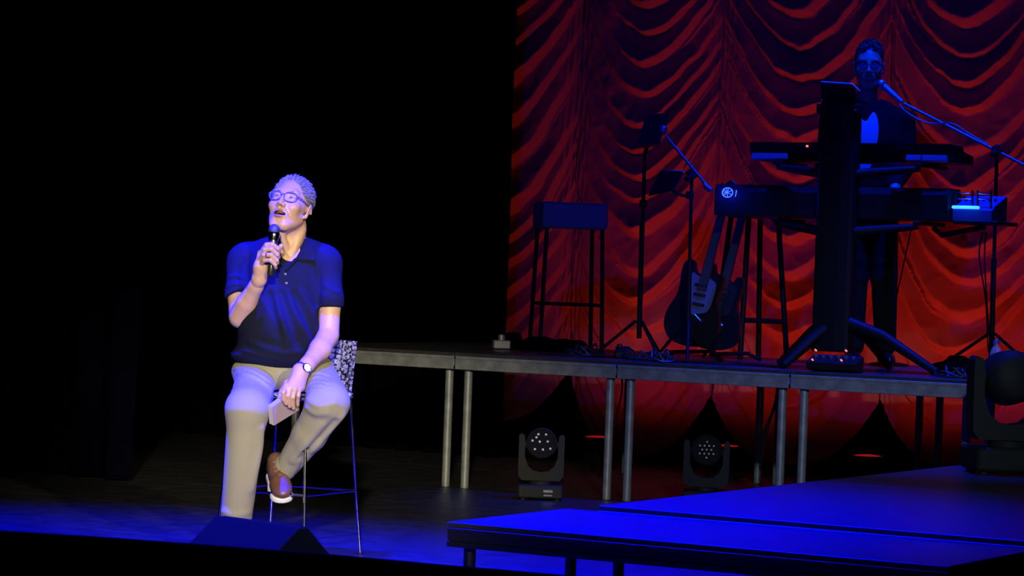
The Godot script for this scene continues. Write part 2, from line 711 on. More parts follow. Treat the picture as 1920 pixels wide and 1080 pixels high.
func _ready() -> void:
	rng.seed = 7
	# ---- camera
	var cam := Camera3D.new()
	cam.name = "camera"
	add_child(cam)
	cam.fov = rad_to_deg(2.0 * atan(540.0 / FPX))
	cam.near = 0.1
	cam.far = 200.0
	var pitch := atan(VH / FPX)
	var f := (FWD * cos(pitch) + Vector3.UP * sin(pitch)).normalized()
	var u0 := RGT.cross(f).normalized()
	var r := RGT * cos(ROLL) + u0 * sin(ROLL)
	var u := u0 * cos(ROLL) - RGT * sin(ROLL)
	cam.global_transform = Transform3D(Basis(r, u, -f), CAM)
	cam.current = true
	# ---- surroundings: a dark house
	var we := WorldEnvironment.new()
	we.name = "environment"
	var env := Environment.new()
	env.background_mode = Environment.BG_COLOR
	env.background_color = Color(0, 0, 0)
	env.tonemap_mode = Environment.TONE_MAPPER_LINEAR
	env.tonemap_exposure = 1.0
	env.sdfgi_enabled = true
	env.ssao_enabled = true
	env.ssil_enabled = true
	we.environment = env
	add_child(we)
	# ---- stage lights
	var blue := Color(0.0, 0.015, 1.0)
	spot("overhead_spotlight", "blue spotlight hung high above the presenter and the low black platform", C3(0.4, 10.6, 7.0), C3(-0.1, 10.4, 0.0), blue, 650.0, 21.0, 0.1)
	spot("overhead_spotlight", "blue spotlight hung high above the downstage floor beside the presenter", C3(-1.9, 11.0, 7.0), C3(-1.7, 10.2, 0.0), blue, 900.0, 29.0, 0.1)
	spot("overhead_spotlight", "blue spotlight hung high above the keyboards", Vector3(1.2, 5.8, -4.3), Vector3(0.9, 0.8, -4.45), Color(0.0, 0.16, 1.0), 105.0, 24.0, 0.1)
	spot("overhead_spotlight", "dim blue spotlight hung over the front of the stage facing the curtain", C3(-1.2, 6.0, 4.8), Vector3(-0.35, 1.9, -6.4), Color(0.1, 0.12, 1.0), 17.0, 15.0, 0.1)
	spot("balcony_spotlight", "white follow spot on the balcony front facing the presenter", C3(-0.2, -6.5, 5.5), C3(-0.84, 11.6, 0.8), Color(1.0, 0.95, 0.78), 420.0, 4.6, 0.2)
	spot("balcony_spotlight", "warm white side spot on the balcony rail facing the presenter", C3(5.5, -3.5, 5.0), C3(-0.8, 11.6, 0.72), Color(1.0, 0.93, 0.74), 170.0, 3.8, 0.2)
	spot("balcony_spotlight", "cool white spot on the balcony rail facing the band riser", C3(1.5, -6.0, 5.6), Vector3(0.65, 0.45, -4.2), Color(0.85, 0.93, 1.0), 105.0, 4.3, 0.2)
	setting()
	build_curtain()
	build_risers()
	build_platform()
	build_backline()
	build_floor_lights()
	build_presenter()
	build_pianist()

# ------------------------------------------------------------------ the setting
func setting() -> void:
	var blk := mat("house_black", Color(0.002, 0.002, 0.0025), 0.9, 0.0, {"spec": 0.05})
	var m := MB.new()
	# stage floor of painted hardboard sheets
	var fl := struct("floor", "black painted stage floor of hardboard sheets")
	m.box(Vector3(0, -0.06, -3.2), Vector3(19, 0.08, 9.6), Basis.IDENTITY, 0.002)
	commit(m, "subfloor", blk, fl)
	var paint := mat("stage_paint", Color(0.034, 0.034, 0.042), 0.4, 0.0, {"spec": 0.3, "grain": noise_tex("floor_grain", 0.02, FastNoiseLite.TYPE_SIMPLEX_SMOOTH, 0.7, 1.0, 4), "relief": noise_tex("floor_relief", 0.05, FastNoiseLite.TYPE_SIMPLEX_SMOOTH, 0, 1, 5, 2.0), "depth": 0.12, "scale": 0.6})
	for ix in 7:
		for iz in 8:
			m = MB.new()
			var x := -6.4 + ix * 2.0 + (0.0 if iz % 2 == 0 else 1.0)
			var z := 1.0 - iz * 1.2
			if x > 5.5:
				continue
			m.box(Vector3(x, -0.01, z), Vector3(1.996, 0.02, 1.196), Basis.IDENTITY, 0.003)
			commit(m, "floor_panel", paint, fl)
	# black curved rail in front of the stage
	var rail := struct("trim_1", "black curved rail along the front of the stage")
	m = MB.new()
	var top := []
	for p in [[-330, 977], [-150, 985], [0, 994.5], [190, 1006.5], [373, 1020], [490, 1029], [608, 1038.5], [720, 1048.5], [820, 1058], [940, 1068], [1065, 1079], [1250, 1096], [1450, 1116], [1700, 1143], [2000, 1178]]:
		top.append(WY(p[0], p[1], 0.36))
	for k in top.size() - 1:
		var a: Vector3 = top[k]
		var b: Vector3 = top[k + 1]
		var nn := (b - a).cross(Vector3.UP).normalized() * -0.03
		if nn.z < 0:
			nn = -nn
		var dn := Vector3(0, -1.4, 0)
		m.poly([a, b, b + dn, a + dn], -nn)
		m.poly([a + nn, b + nn, b + nn + dn, a + nn + dn], nn)
		m.poly([a, b, b + nn, a + nn], Vector3.UP)
	commit(m, "rail_panel", blk, rail)
	for d in [["wall_back", Vector3(0, 3, -8.6), Vector3(19, 9, 0.2)], ["wall_left", Vector3(-8.5, 3, -2), Vector3(0.2, 9, 13)], ["wall_right", Vector3(9.4, 3, -2), Vector3(0.2, 9, 13)], ["ceiling", Vector3(0, 8.2, 3), Vector3(19, 0.2, 26)]]:
		var w := struct(d[0])
		m = MB.new()
		m.box(d[1], d[2], Basis.IDENTITY, 0.002)
		commit(m, "surface", blk, w)
	var pit := struct("ground", "dark floor of the house in front of the stage")
	m = MB.new()
	m.box(Vector3(3, -1.1, 10), Vector3(22, 0.1, 17), Basis.IDENTITY, 0.002)
	commit(m, "surface", blk, pit)
	# black masking drapes, hung in vertical pleats
	var wool := mat("black_wool", Color(0.0008, 0.0011, 0.004), 0.95, 0.0, {"spec": 0.05})
	var e := WZ(957, 400, -6.6).x
	drape("plain black masking drape hanging beside the red festoon curtain", e - 2.0, e, -6.6, 0)
	drape("plain black masking drape hanging second from the red festoon curtain", e - 4.2, e - 2.05, -6.65, 1)
	var e2 := WZ(252, 600, -3.0).x
	drape("narrow black wing drape hanging in front of the back drapes", e2 - 1.9, e2, -3.0, 2)
	mats["wool"] = wool

func drape(label: String, x0: float, x1: float, z: float, sd: int) -> void:
	var o := thing("black_drape", label, "curtain", Vector3((x0 + x1) * 0.5, 0.0, z), "black masking drapes")
	var cols := int((x1 - x0) / 0.02)
	var rows := 14
	var pts := PackedVector3Array()
	var nz := FastNoiseLite.new()
	nz.seed = 11 + sd
	nz.frequency = 0.8
	for rr in rows:
		var y := 0.015 + 7.0 * rr / (rows - 1)
		for k in cols:
			var x := x0 + (x1 - x0) * k / (cols - 1)
			var ph := x * TAU / 0.24 + 2.2 * nz.get_noise_2d(x * 2.0, y * 0.15)
			pts.append(Vector3(x, y, z + 0.055 * sin(ph) + 0.03 * nz.get_noise_2d(x * 3.0, y * 0.5)))
	var m := MB.new()
	m.sheet(pts, rows, cols)
	commit(m, "cloth", mat("black_wool", Color(0.0008, 0.0011, 0.004), 0.95, 0.0, {"spec": 0.05}), o)

# ------------------------------------------------------------------ the festoon curtain and its red uplights
const CZ := -7.3
func build_curtain() -> void:
	var cols := []
	for p in [[1068, 695], [1335, 740], [1650, 750]]:
		cols.append(WZ(p[0], p[1], CZ).x)
	cols.push_front(cols[0] - 1.06)
	cols.append(cols[3] + 1.12)
	cols.append(cols[4] + 1.1)
	var apex := [0.6, WZ(1068, 695, CZ).y, WZ(1335, 740, CZ).y, WZ(1650, 750, CZ).y, 0.52, 0.5]
	var low := [0.2, WZ(1215, 855, CZ).y, WZ(1490, 868, CZ).y, 0.1, 0.12]
	var o := thing("festoon_curtain", "red festoon curtain gathered into deep swags behind the band riser", "curtain", Vector3(cols[2], 0.0, CZ))
	var cloth := mat("red_cloth", Color(0.5, 0.11, 0.10), 0.75, 0.0, {"spec": 0.2,  "relief": noise_tex("cloth_relief", 0.03, FastNoiseLite.TYPE_SIMPLEX_SMOOTH, 0, 1, 8, 3.0), "depth": 0.25, "scale": 0.9})
	var nz := FastNoiseLite.new()
	nz.seed = 3
	nz.frequency = 1.0
	for s in 5:
		rng.seed = 100 + s
		var nc := 105
		var nr := 480
		var ytop := 4.4
		var x0: float = cols[s]
		var x1: float = cols[s + 1]
		# heights where one fold ends and the next begins, along the middle of the swag
		var tab := PackedFloat32Array()
		var starts := [-0.6]
		while starts[-1] < 4.8:
			starts.append(starts[-1] + rng.randf_range(0.14, 0.29))
		var size := []
		for k in starts.size():
			size.append(rng.randf_range(0.65, 1.15))
		var tilt := []
		for k in starts.size():
			tilt.append(rng.randf_range(-0.06, 0.06))
		var at := 0
		var which := PackedInt32Array()
		for k in 1100:
			var y := -0.6 + k * 0.005
			while at + 1 < starts.size() - 1 and y >= starts[at + 1]:
				at += 1
			tab.append((y - starts[at]) / (starts[at + 1] - starts[at]))
			which.append(at)
		var pts := PackedVector3Array()
		for rr in nr:
			var sv := float(rr) / (nr - 1)
			for k in nc:
				var t := float(k) / (nc - 1)
				var tau := absf(2.0 * t - 1.0)
				var ap := lerpf(apex[s], apex[s + 1], t)
				var hem: float = low[s] + (ap - low[s]) * pow(tau, 2.7)
				var y: float = lerpf(hem, ytop, sv)
				var x := lerpf(x0, x1, t)
				var yy: float = y + 0.05 * nz.get_noise_3d(x * 1.6, y * 1.3, s * 5.0) + 0.02 * nz.get_noise_3d(x * 5.0, y * 4.0, s * 3.0)
				var rise := 0.62 * pow(tau, 1.75) + 0.06 * (2.0 * t - 1.0) * sin(y * 3.1 + s * 2.0)
				var yc := yy - rise
				var ti := clampi(int((yc + 0.6) / 0.005), 0, 1099)
				var w := which[ti]
				yc += tilt[w] * (2.0 * t - 1.0)
				ti = clampi(int((yc + 0.6) / 0.005), 0, 1099)
				var fr := (yc + 0.6) / 0.005 - ti
				var f0 := tab[ti]
				var ff := f0
				if ti < 1099 and tab[ti + 1] > f0:
					ff = lerpf(f0, tab[ti + 1], clampf(fr, 0, 1))
				var prof: float
				if ff < 0.3:
					prof = smoothstep(0.0, 0.3, ff)
				else:
					prof = pow(1.0 - (ff - 0.3) / 0.7, 1.15)
				var amp: float = size[w] * lerpf(0.08, 0.016, pow(tau, 1.6)) * clampf(sv * 12.0, 0.25, 1.0)
				var z: float = CZ + amp * prof + 0.1 * (1.0 - tau * tau)
				z += 0.010 * sin(x * TAU / 0.038 + 3.0 * nz.get_noise_2d(x, y)) * smoothstep(0.72, 1.0, tau)
				z += 0.05 * nz.get_noise_3d(x * 0.9, y * 0.7, 9.0 + s)
				pts.append(Vector3(x, y, z))
		var m := MB.new()
		m.sheet(pts, nr, nc)
		commit(m, "swag", cloth, o)
	# red LED uplights on the floor behind the riser
	var spots := [-1.75, WZ(1360, 850, -6.42).x, WZ(1626, 863, -6.42).x, 0.75, 1.6]
	var words := ["behind the riser below the upholstered stool", "glowing behind the smaller floor moving head", "behind the riser legs below the keyboards", "behind the riser below the boom microphone stand", "behind the riser behind the large moving head"]
	for k in spots.size():
		var at := Vector3(spots[k], 0.0, -6.42)
		var p := thing("floor_uplight", "low black lamp with a red lens, " + words[k], "stage light", at, "red floor uplights behind the riser")
		var m := MB.new()
		m.lathe([Vector2(0.0, 0.02), Vector2(0.07, 0.02), Vector2(0.085, 0.05), Vector2(0.09, 0.17), Vector2(0.097, 0.17), Vector2(0.097, 0.19), Vector2(0.085, 0.19), Vector2(0.085, 0.175)], at, Basis.IDENTITY, 24)
		commit(m, "can", mat("black_metal", Color(0.006, 0.006, 0.008), 0.5, 0.0, {"spec": 0.25}), p)
		m = MB.new()
		m.box(at + Vector3(0, 0.01, 0), Vector3(0.2, 0.02, 0.14))
		commit(m, "foot", mat("black_metal", Color()), p)
		m = MB.new()
		m.lathe([Vector2(0.0, 0.198), Vector2(0.04, 0.196), Vector2(0.07, 0.192), Vector2(0.085, 0.186)], at, Basis.IDENTITY, 24)
		commit(m, "lens", mat("red_lens", Color(0.2, 0.01, 0.01), 0.3, 0.0, {"glow": Color(1.0, 0.02, 0.02), "power": 0.22}), p)
		var l := SpotLight3D.new()
		l.name = "beam"
		l.light_color = Color(1.0, 0.36, 0.24)
		l.light_energy = 0.47
		l.spot_angle = 76.0
		l.spot_angle_attenuation = 1.0
		l.light_size = 0.07
		l.spot_range = 20.0
		l.spot_attenuation = 2.0
		l.shadow_enabled = true
		p.add_child(l)
		l.position = Vector3(0, 0.215, 0)
		l.basis = Basis.looking_at(Vector3(0, 1.0, -0.33).normalized(), Vector3.BACK)

# ------------------------------------------------------------------ stage decks
func deck(label: String, group: String, x0: float, x1: float, zf: float, zb: float, top: float, th: float, rail_mat: Material, leg_mat: Material, inset := 0.035, leg_r := 0.0225) -> void:
	var o := thing("stage_deck", label, "stage deck", Vector3((x0 + x1) * 0.5, 0, (zf + zb) * 0.5), group)
	var cx := (x0 + x1) * 0.5
	var cz := (zf + zb) * 0.5
	var w := x1 - x0 - 0.004
	var d := zf - zb - 0.004
	var m := MB.new()
	m.box(Vector3(cx, top - 0.009, cz), Vector3(w, 0.018, d), Basis.IDENTITY, 0.002)
	commit(m, "top_board", mat("deck_board", Color(0.04, 0.04, 0.046), 0.4, 0.0, {"grain": noise_tex("floor_grain", 0.02), "scale": 0.8}), o)
	var h := th - 0.018
	for e in [[Vector3(cx, 0, zf - 0.02), Vector3(w, h, 0.032), Vector3(0, 0, 1)], [Vector3(cx, 0, zb + 0.02), Vector3(w, h, 0.032), Vector3(0, 0, -1)], [Vector3(x0 + 0.02, 0, cz), Vector3(0.032, h, d - 0.07), Vector3(-1, 0, 0)], [Vector3(x1 - 0.02, 0, cz), Vector3(0.032, h, d - 0.07), Vector3(1, 0, 0)]]:
		m = MB.new()
		var c: Vector3 = e[0] + Vector3(0, top - 0.018 - h * 0.5, 0)
		var sz: Vector3 = e[1]
		m.box(c, sz, Basis.IDENTITY, 0.002)
		# two lips of the extruded profile
		var lip := sz
		lip.y = h * 0.22
		var out: Vector3 = e[2] * 0.004
		m.box(c + out + Vector3(0, h * 0.38, 0), lip, Basis.IDENTITY, 0.002)
		lip.y = h * 0.3
		m.box(c + out - Vector3(0, h * 0.34, 0), lip, Basis.IDENTITY, 0.002)
		commit(m, "frame_rail", rail_mat, o)
	for sx in [x0 + inset + leg_r, x1 - inset - leg_r]:
		for sz in [zf - inset - leg_r, zb + inset + leg_r]:
			m = MB.new()
			m.tube([Vector3(sx, 0.002, sz), Vector3(sx, top - 0.02, sz)], leg_r, 16)
			commit(m, "leg", leg_mat, o)

func build_risers() -> void:
	var alu := mat("aluminium", Color(0.3, 0.32, 0.34), 0.42, 0.3, {"grain": noise_tex("alu_grain", 0.01, FastNoiseLite.TYPE_SIMPLEX_SMOOTH, 0.75, 1.0, 9), "scale": 2.0})
	var words := ["grey band riser deck farthest into the dark, beside the presenter", "grey band riser deck under the upholstered bar stool", "grey band riser deck under the electric guitars", "grey band riser deck under the keyboard stand", "grey band riser deck behind the large moving head"]
	for k in 5:
		var x := -2.465 + k
		deck(words[k], "decks of the band riser", x - (0.13 if k == 0 else 0.0), x + 1.0 - 0.006, RZ, RZ - 2.0, RT, 0.092, alu, alu)

func build_platform() -> void:
	var blk := mat("deck_black", Color(0.012, 0.012, 0.014), 0.5)
	var rail := mat("deck_edge", Color(0.05, 0.05, 0.06), 0.35, 0.3)
	deck("low black platform deck nearest the curved rail", "low black platform decks", 1.51, 3.33, 0.745, -0.1, 0.33, 0.085, blk, blk, 0.04, 0.021)
	deck("low black platform deck behind the front step, lit blue", "low black platform decks", 1.64, 3.5, -0.105, -2.03, 0.35, 0.085, rail, blk, 0.04, 0.021)
	deck("low black platform deck carrying the large moving head", "low black platform decks", 1.64, 3.5, -2.036, -3.96, 0.35, 0.085, rail, blk, 0.04, 0.021)

# ------------------------------------------------------------------ lights standing on the floor
func moving_head(label: String, at: Vector3, turn: float, k: float, tilt: float, beads: Array, lens_r: float) -> void:
	var o := thing("moving_head", label, "stage light", at, "moving head lights")
	var b := Basis(Vector3.UP, turn)
	var blk := mat("lamp_black", Color(0.014, 0.015, 0.017), 0.6, 0.0, {"spec": 0.25})
	var m := MB.new()
	m.box(at + b * Vector3(0, 0.045, 0) * k, Vector3(0.235, 0.07, 0.2) * k, b, 0.008 * k)
	for sx in [-0.09, 0.09]:
		for sz in [-0.07, 0.07]:
			m.tube([at + b * Vector3(sx, 0.0, sz) * k, at + b * Vector3(sx, 0.02, sz) * k], 0.014 * k, 10)
	var base := commit(m, "base", blk, o)
	m = MB.new()
	m.box(at + b * Vector3(0.04, 0.05, 0.101) * k, Vector3(0.05, 0.014, 0.004) * k, b, 0.001)
	m.box(at + b * Vector3(0.04, 0.028, 0.101) * k, Vector3(0.045, 0.008, 0.004) * k, b, 0.001)
	commit(m, "display", mat("grey_panel", Color(0.14, 0.14, 0.15), 0.3), base)
	m = MB.new()
	m.lathe([Vector2(0.06, 0.08), Vector2(0.06, 0.098), Vector2(0.0, 0.098)], at * 1.0, Basis(b.x * k, b.y * k, b.z * k), 20)
	commit(m, "turntable", blk, o)
	# U shaped yoke
	m = MB.new()
	var out := PackedVector2Array([Vector2(-0.1, 0.1), Vector2(0.1, 0.1), Vector2(0.118, 0.125), Vector2(0.12, 0.16), Vector2(0.12, 0.335), Vector2(0.108, 0.345), Vector2(0.09, 0.335), Vector2(0.086, 0.22), Vector2(0.068, 0.175), Vector2(0.04, 0.152), Vector2(0.0, 0.145), Vector2(-0.04, 0.152), Vector2(-0.068, 0.175), Vector2(-0.086, 0.22), Vector2(-0.09, 0.335), Vector2(-0.108, 0.345), Vector2(-0.12, 0.335), Vector2(-0.12, 0.16), Vector2(-0.118, 0.125)])
	m.prism(out, at, Basis(b.x * k, b.y * k, b.z * k), 0.085, 0.0)
	commit(m, "yoke", blk, o)
	# head: a drum tipped on the yoke's axle
	var hc := at + b * Vector3(0, 0.285, 0) * k
	var hb := b * Basis(Vector3.RIGHT, tilt)
	var ax := Basis(hb.x * k, hb.z * k, -hb.y * k)       # the drum's axis is the beam
	m = MB.new()
	m.lathe([Vector2(0.0, -0.085), Vector2(0.05, -0.083), Vector2(0.072, -0.065), Vector2(0.08, -0.02), Vector2(0.082, 0.05), Vector2(0.08, 0.065), Vector2(0.072, 0.07), Vector2(0.07, 0.06)], hc, ax, 28)
	m.tube([hc - b.x * 0.1 * k, hc + b.x * 0.1 * k], 0.022 * k, 12)
	var head := commit(m, "head", blk, o)
	m = MB.new()
	m.lathe([Vector2(0.0, 0.061), Vector2(0.07, 0.061)], hc, ax, 28)
	commit(m, "lens_plate", mat("lens_black", Color(0.004, 0.004, 0.005), 0.4, 0.0, {"spec": 0.1}), head)
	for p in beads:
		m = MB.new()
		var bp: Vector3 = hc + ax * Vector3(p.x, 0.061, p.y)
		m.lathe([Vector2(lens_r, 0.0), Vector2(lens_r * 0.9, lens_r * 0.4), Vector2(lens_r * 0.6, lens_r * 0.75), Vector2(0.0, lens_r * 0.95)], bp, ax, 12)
		commit(m, "lens_glint_bead", mat("pale_glint", Color(0.85, 0.82, 0.68), 0.3, 0.0), head)  # pale bead colour stands in for the glints on the lenses

func build_floor_lights() -> void:
	var ring := []
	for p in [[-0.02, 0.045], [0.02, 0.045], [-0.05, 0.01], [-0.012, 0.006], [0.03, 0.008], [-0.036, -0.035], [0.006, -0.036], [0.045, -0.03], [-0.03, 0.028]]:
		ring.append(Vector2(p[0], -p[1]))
	moving_head("small black moving head with pale beads standing in for lens glints on the floor before the riser", WY(1012, 936, 0.0), YAW, 1.0, -0.25, ring, 0.0065)
	var dots := []
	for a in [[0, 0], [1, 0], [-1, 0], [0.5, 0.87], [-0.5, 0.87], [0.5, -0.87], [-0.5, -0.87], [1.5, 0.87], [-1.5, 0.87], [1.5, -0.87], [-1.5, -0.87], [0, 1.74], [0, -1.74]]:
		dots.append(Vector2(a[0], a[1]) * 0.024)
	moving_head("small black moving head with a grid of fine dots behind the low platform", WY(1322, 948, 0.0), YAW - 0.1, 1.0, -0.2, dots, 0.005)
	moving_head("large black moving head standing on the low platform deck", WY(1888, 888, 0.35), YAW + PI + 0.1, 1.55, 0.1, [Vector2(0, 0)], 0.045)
	# the wedge monitor at the presenter's feet
	var tl := WY(415, 968, 0.27)
	var tr := WY(566, 988, 0.27)
	var e := (tr - tl).normalized()
	var nrm := e.cross(Vector3.UP).normalized()
	if nrm.dot(FWD) > 0:
		nrm = -nrm
	var mid := (tl + tr) * 0.5
	var base := Vector3(mid.x, 0, mid.z)
	var o := thing("wedge_monitor", "black wedge-shaped floor monitor speaker in front of the presenter's foot", "speaker", base)
	var b := Basis(nrm, Vector3.UP, e if nrm.cross(Vector3.UP).dot(e) > 0 else -e)
	var m := MB.new()
	var prof := PackedVector2Array([Vector2(-0.25, 0.0), Vector2(0.31, 0.0), Vector2(0.31, 0.045), Vector2(0.025, 0.27), Vector2(-0.02, 0.27), Vector2(-0.25, 0.06)])
	m.prism(prof, base, b, tl.distance_to(tr) + 0.02, 0.006)
	var cab := commit(m, "cabinet", mat("speaker_black", Color(0.0035, 0.0045, 0.0045), 0.75, 0.0, {"spec": 0.12, "relief": noise_tex("cloth_relief", 0.03), "depth": 0.2, "scale": 6.0}), o)
	m = MB.new()
	var gp := WY(459, 1008, 0.19)
	m.box(gp + (nrm + Vector3.UP * 0.8).normalized() * 0.0, Vector3(0.012, 0.03, 0.02), b * Basis(Vector3.BACK, -0.9), 0.003)
	commit(m, "badge", mat("lens_black", Color()), cab)

# ------------------------------------------------------------------ the band's things on the riser
func on_riser(px: float, py: float, z: float) -> Vector3:     # foot of something seen at a pixel and standing at depth z
	var p := WZ(px, py, z)
	return Vector3(p.x, RT, p.z)

func curve(p: Array, per := 6) -> Array:
	var out := []
	for k in p.size() - 1:
		var a: Vector3 = p[maxi(k - 1, 0)]
		var b: Vector3 = p[k]
		var c: Vector3 = p[k + 1]
		var d: Vector3 = p[mini(k + 2, p.size() - 1)]
		for s in per:
			out.append(b.cubic_interpolate(c, a, d, float(s) / per))
	out.append(p[p.size() - 1])
	return out

func tripod(o: Node3D, at: Vector3, reach: float, h: float, turn: float, material: Material) -> void:
	for k in 3:
		var a := turn + TAU * k / 3.0
		var d := Vector3(cos(a), 0, sin(a))
		var m := MB.new()
		m.tube([at + Vector3(0, h, 0) + d * 0.02, at + d * reach + Vector3(0, 0.008, 0)], 0.009, 8)
		commit(m, "leg", material, o)

func build_backline() -> void:
	var blk := mat("black_metal", Color(0.006, 0.006, 0.008), 0.5, 0.0, {"spec": 0.25})
	var gloss := mat("black_gloss", Color(0.006, 0.006, 0.008), 0.25, 0.0, {"spec": 0.4})
	var plastic := mat("black_plastic", Color(0.008, 0.008, 0.01), 0.5, 0.0, {"spec": 0.25})
	var steel := mat("dark_steel", Color(0.12, 0.12, 0.13), 0.4, 0.6)
	var m := MB.new()
	# --- upholstered bar stool at the end of the riser
	var at := on_riser(1062, 600, -5.6)
	var o := thing("bar_stool", "dark bar stool with a thick box-shaped upholstered seat on the riser", "stool", at, "bar stools on the riser")
	var tb := Basis(Vector3.UP, YAW + 0.17)
	var seat_top := WZ(1072, 381, -5.6).y
	m.box(Vector3(at.x, seat_top - 0.075, at.z), Vector3(0.385, 0.15, 0.36), tb, 0.012)
	commit(m, "seat", mat("slate_vinyl", Color(0.24, 0.27, 0.34), 0.6, 0.0, {"relief": weave_tex(), "depth": 0.3, "scale": 6.0}), o)
	stool_frame(o, at, tb, 0.165, 0.185, seat_top - 0.15, 0.011, blk, 0.27, true)
	# --- second stool, its seat behind the piano
	at = on_riser(1407, 620, -5.75)
	o = thing("bar_stool", "dark bar stool standing behind the long stage piano beside the guitars", "stool", at, "bar stools on the riser")
	seat_top = WZ(1407, 385, -5.75).y
	m = MB.new()
	m.lathe([Vector2(0.0, -0.04), Vector2(0.14, -0.04), Vector2(0.165, -0.03), Vector2(0.17, 0.0), Vector2(0.16, 0.03), Vector2(0.0, 0.035)], Vector3(at.x, seat_top - 0.035, at.z), Basis.IDENTITY, 28)
	commit(m, "seat", mat("slate_vinyl", Color()), o)
	stool_frame(o, at, Basis(Vector3.UP, YAW + 0.5), 0.1, 0.16, seat_top - 0.06, 0.016, blk, 0.22, false)
	# --- music stand
	at = on_riser(1201, 560, -5.25)
	o = thing("music_stand", "slender black music stand with its desk turned aside, beside the boom microphone", "music stand", at)
	m = MB.new()
	m.tube([at + Vector3(0, 0.12, 0), WZ(1209, 285, -5.25)], 0.011, 10)
	m.tube([at + Vector3(0, 0.1, 0), WZ(1204, 420, -5.25)], 0.015, 10)
	m.lathe([Vector2(0.0, -0.02), Vector2(0.022, -0.02), Vector2(0.022, 0.02), Vector2(0.0, 0.02)], WZ(1206, 382, -5.25), Basis.IDENTITY, 12)
	commit(m, "pole", blk, o)
	tripod(o, at, 0.24, 0.2, 0.6, blk)
	m = MB.new()
	var dk := [WZ(1213, 216, -5.33), WZ(1254, 212, -5.2), WZ(1235, 273, -5.1), WZ(1191, 279, -5.23)]
	m.slab(dk[0], dk[1], dk[2], dk[3], 0.006)
	m.slab(dk[3], dk[2], dk[2] + Vector3(0.01, 0.012, 0.05), dk[3] + Vector3(0.01, 0.012, 0.05), 0.005)
	commit(m, "desk", mat("desk_blue_black", Color(0.08, 0.09, 0.12), 0.4), o)
	m = MB.new()
	m.tube([WZ(1209, 288, -5.25), (dk[0] + dk[2]) * 0.5], 0.012, 8)
	commit(m, "tilter", blk, o)
	# --- boom microphone stand at the guitars
	at = on_riser(1291, 600, -4.62)
	o = boom_stand("black boom microphone stand in front of the guitars, boom slanting down to the piano", at, WZ(1297, 327, -4.62), WZ(1249, 256, -4.62), WZ(1333, 357, -4.62), WZ(1243, 243, -4.62), 0.2)
	# tablet clamped to that stand
	var cl := WZ(1293, 366, -4.62)
	m = MB.new()
	m.slab(WZ(1240, 321, -4.65), WZ(1281, 323, -4.57), WZ(1262, 356, -4.49), WZ(1217, 366, -4.57), 0.012)
	var tab := commit(m, "tablet", gloss, o)
	m = MB.new()
	m.tube(curve([cl, WZ(1278, 366, -4.59), WZ(1262, 357, -4.57), WZ(1252, 345, -4.57)]), 0.008, 8)
	m.box(cl, Vector3(0.035, 0.04, 0.035))
	commit(m, "clamp_arm", blk, tab)
	m = MB.new()
	m.tube([WZ(1239, 319.5, -4.65), WZ(1281, 321.5, -4.57)], 0.0045, 8)
	commit(m, "edge_trim", mat("satin_metal", Color(0.7, 0.7, 0.72), 0.42, 0.6), tab)
	# --- guitars
	guitar("dark electric guitar with a pale pickguard and a shiny bridge on a stand", Vector2(0, 0), -4.95, mat("guitar_sunburst", Color(0.008, 0.007, 0.007), 0.3, 0.0, {"spec": 0.3}), true)
	guitar("dark electric guitar half hidden behind the one with the pickguard", Vector2(38, 6), -5.2, mat("guitar_black", Color(0.005, 0.005, 0.007), 0.3, 0.0, {"spec": 0.3}), false)
	at = on_riser(1325, 600, -5.08)
	o = thing("guitar_stand", "black floor stand holding the two electric guitars", "guitar stand", at)
	var gy := minf(WZ(1300, 651, -4.95).y, WZ(1338, 657, -5.2).y) - 0.012
	for d in [[-0.16, 0.2], [0.2, 0.2], [-0.16, -0.3], [0.2, -0.3]]:
		m = MB.new()
		m.tube([Vector3(at.x + d[0] * 0.7, gy, at.z + d[1] * 0.8), at + Vector3(d[0], 0.011, d[1])], 0.01, 8)
		commit(m, "leg", blk, o)
	for x in [-0.12, 0.13]:
		m = MB.new()
		m.tube([Vector3(at.x + x, gy, at.z + 0.2), Vector3(at.x + x, gy, at.z - 0.28)], 0.011, 8)
		commit(m, "cradle", blk, o)
	build_keys()
	# --- boom microphone stand for the keyboard player
	at = on_riser(1861, 610, -5.0)
	boom_stand("tall black boom microphone stand reaching across to the keyboard player", at, WZ(1869, 281, -5.0), WZ(1694, 194, -5.0), WZ(1990, 345, -5.0), WZ(1652, 158, -5.0), 0.33)
	o = thing("microphone_cable", "thin cable looping from the keyboard player's microphone along the boom", "cable", WZ(1690, 200, -4.99))
	m = MB.new()
	m.tube(curve([WZ(1686, 196, -4.99), WZ(1698, 209, -4.97), WZ(1722, 224, -4.96), WZ(1748, 232, -4.97), WZ(1785, 232, -4.97), WZ(1815, 250, -4.965), WZ(1852, 271, -4.965)]), 0.0045, 8)
	commit(m, "wire", steel, o)
	o = thing("hanging_cable", "pair of thin black cables hanging down beside the tall boom stand", "cable", WZ(1840, 640, -4.9))
	for e in [[1842, 1836, 1848, 1852], [1849, 1846, 1850, 1856]]:
		m = MB.new()
		m.tube(curve([WZ(e[0], 434, -4.98), WZ(e[1], 480, -4.98), WZ(e[2], 560, -4.98), WZ(e[3], 640, -4.98), WZ(e[3] + 2, 660, -4.98)]), 0.004, 6)
		commit(m, "wire", blk, o)
	# --- slim pole stand between the player and the tall boom stand
	at = on_riser(1669, 620, -5.9)
	o = thing("pole_stand", "slim straight pole stand right behind the keyboard player's leg", "stand", at)
	m = MB.new()
	m.tube([at, WZ(1678, 428, -5.9)], 0.009, 10)
	m.lathe([Vector2(0, -0.025), Vector2(0.016, -0.025), Vector2(0.016, 0.025), Vector2(0, 0.025)], WZ(1671, 585, -5.9), Basis.IDENTITY, 12)
	commit(m, "pole", blk, o)
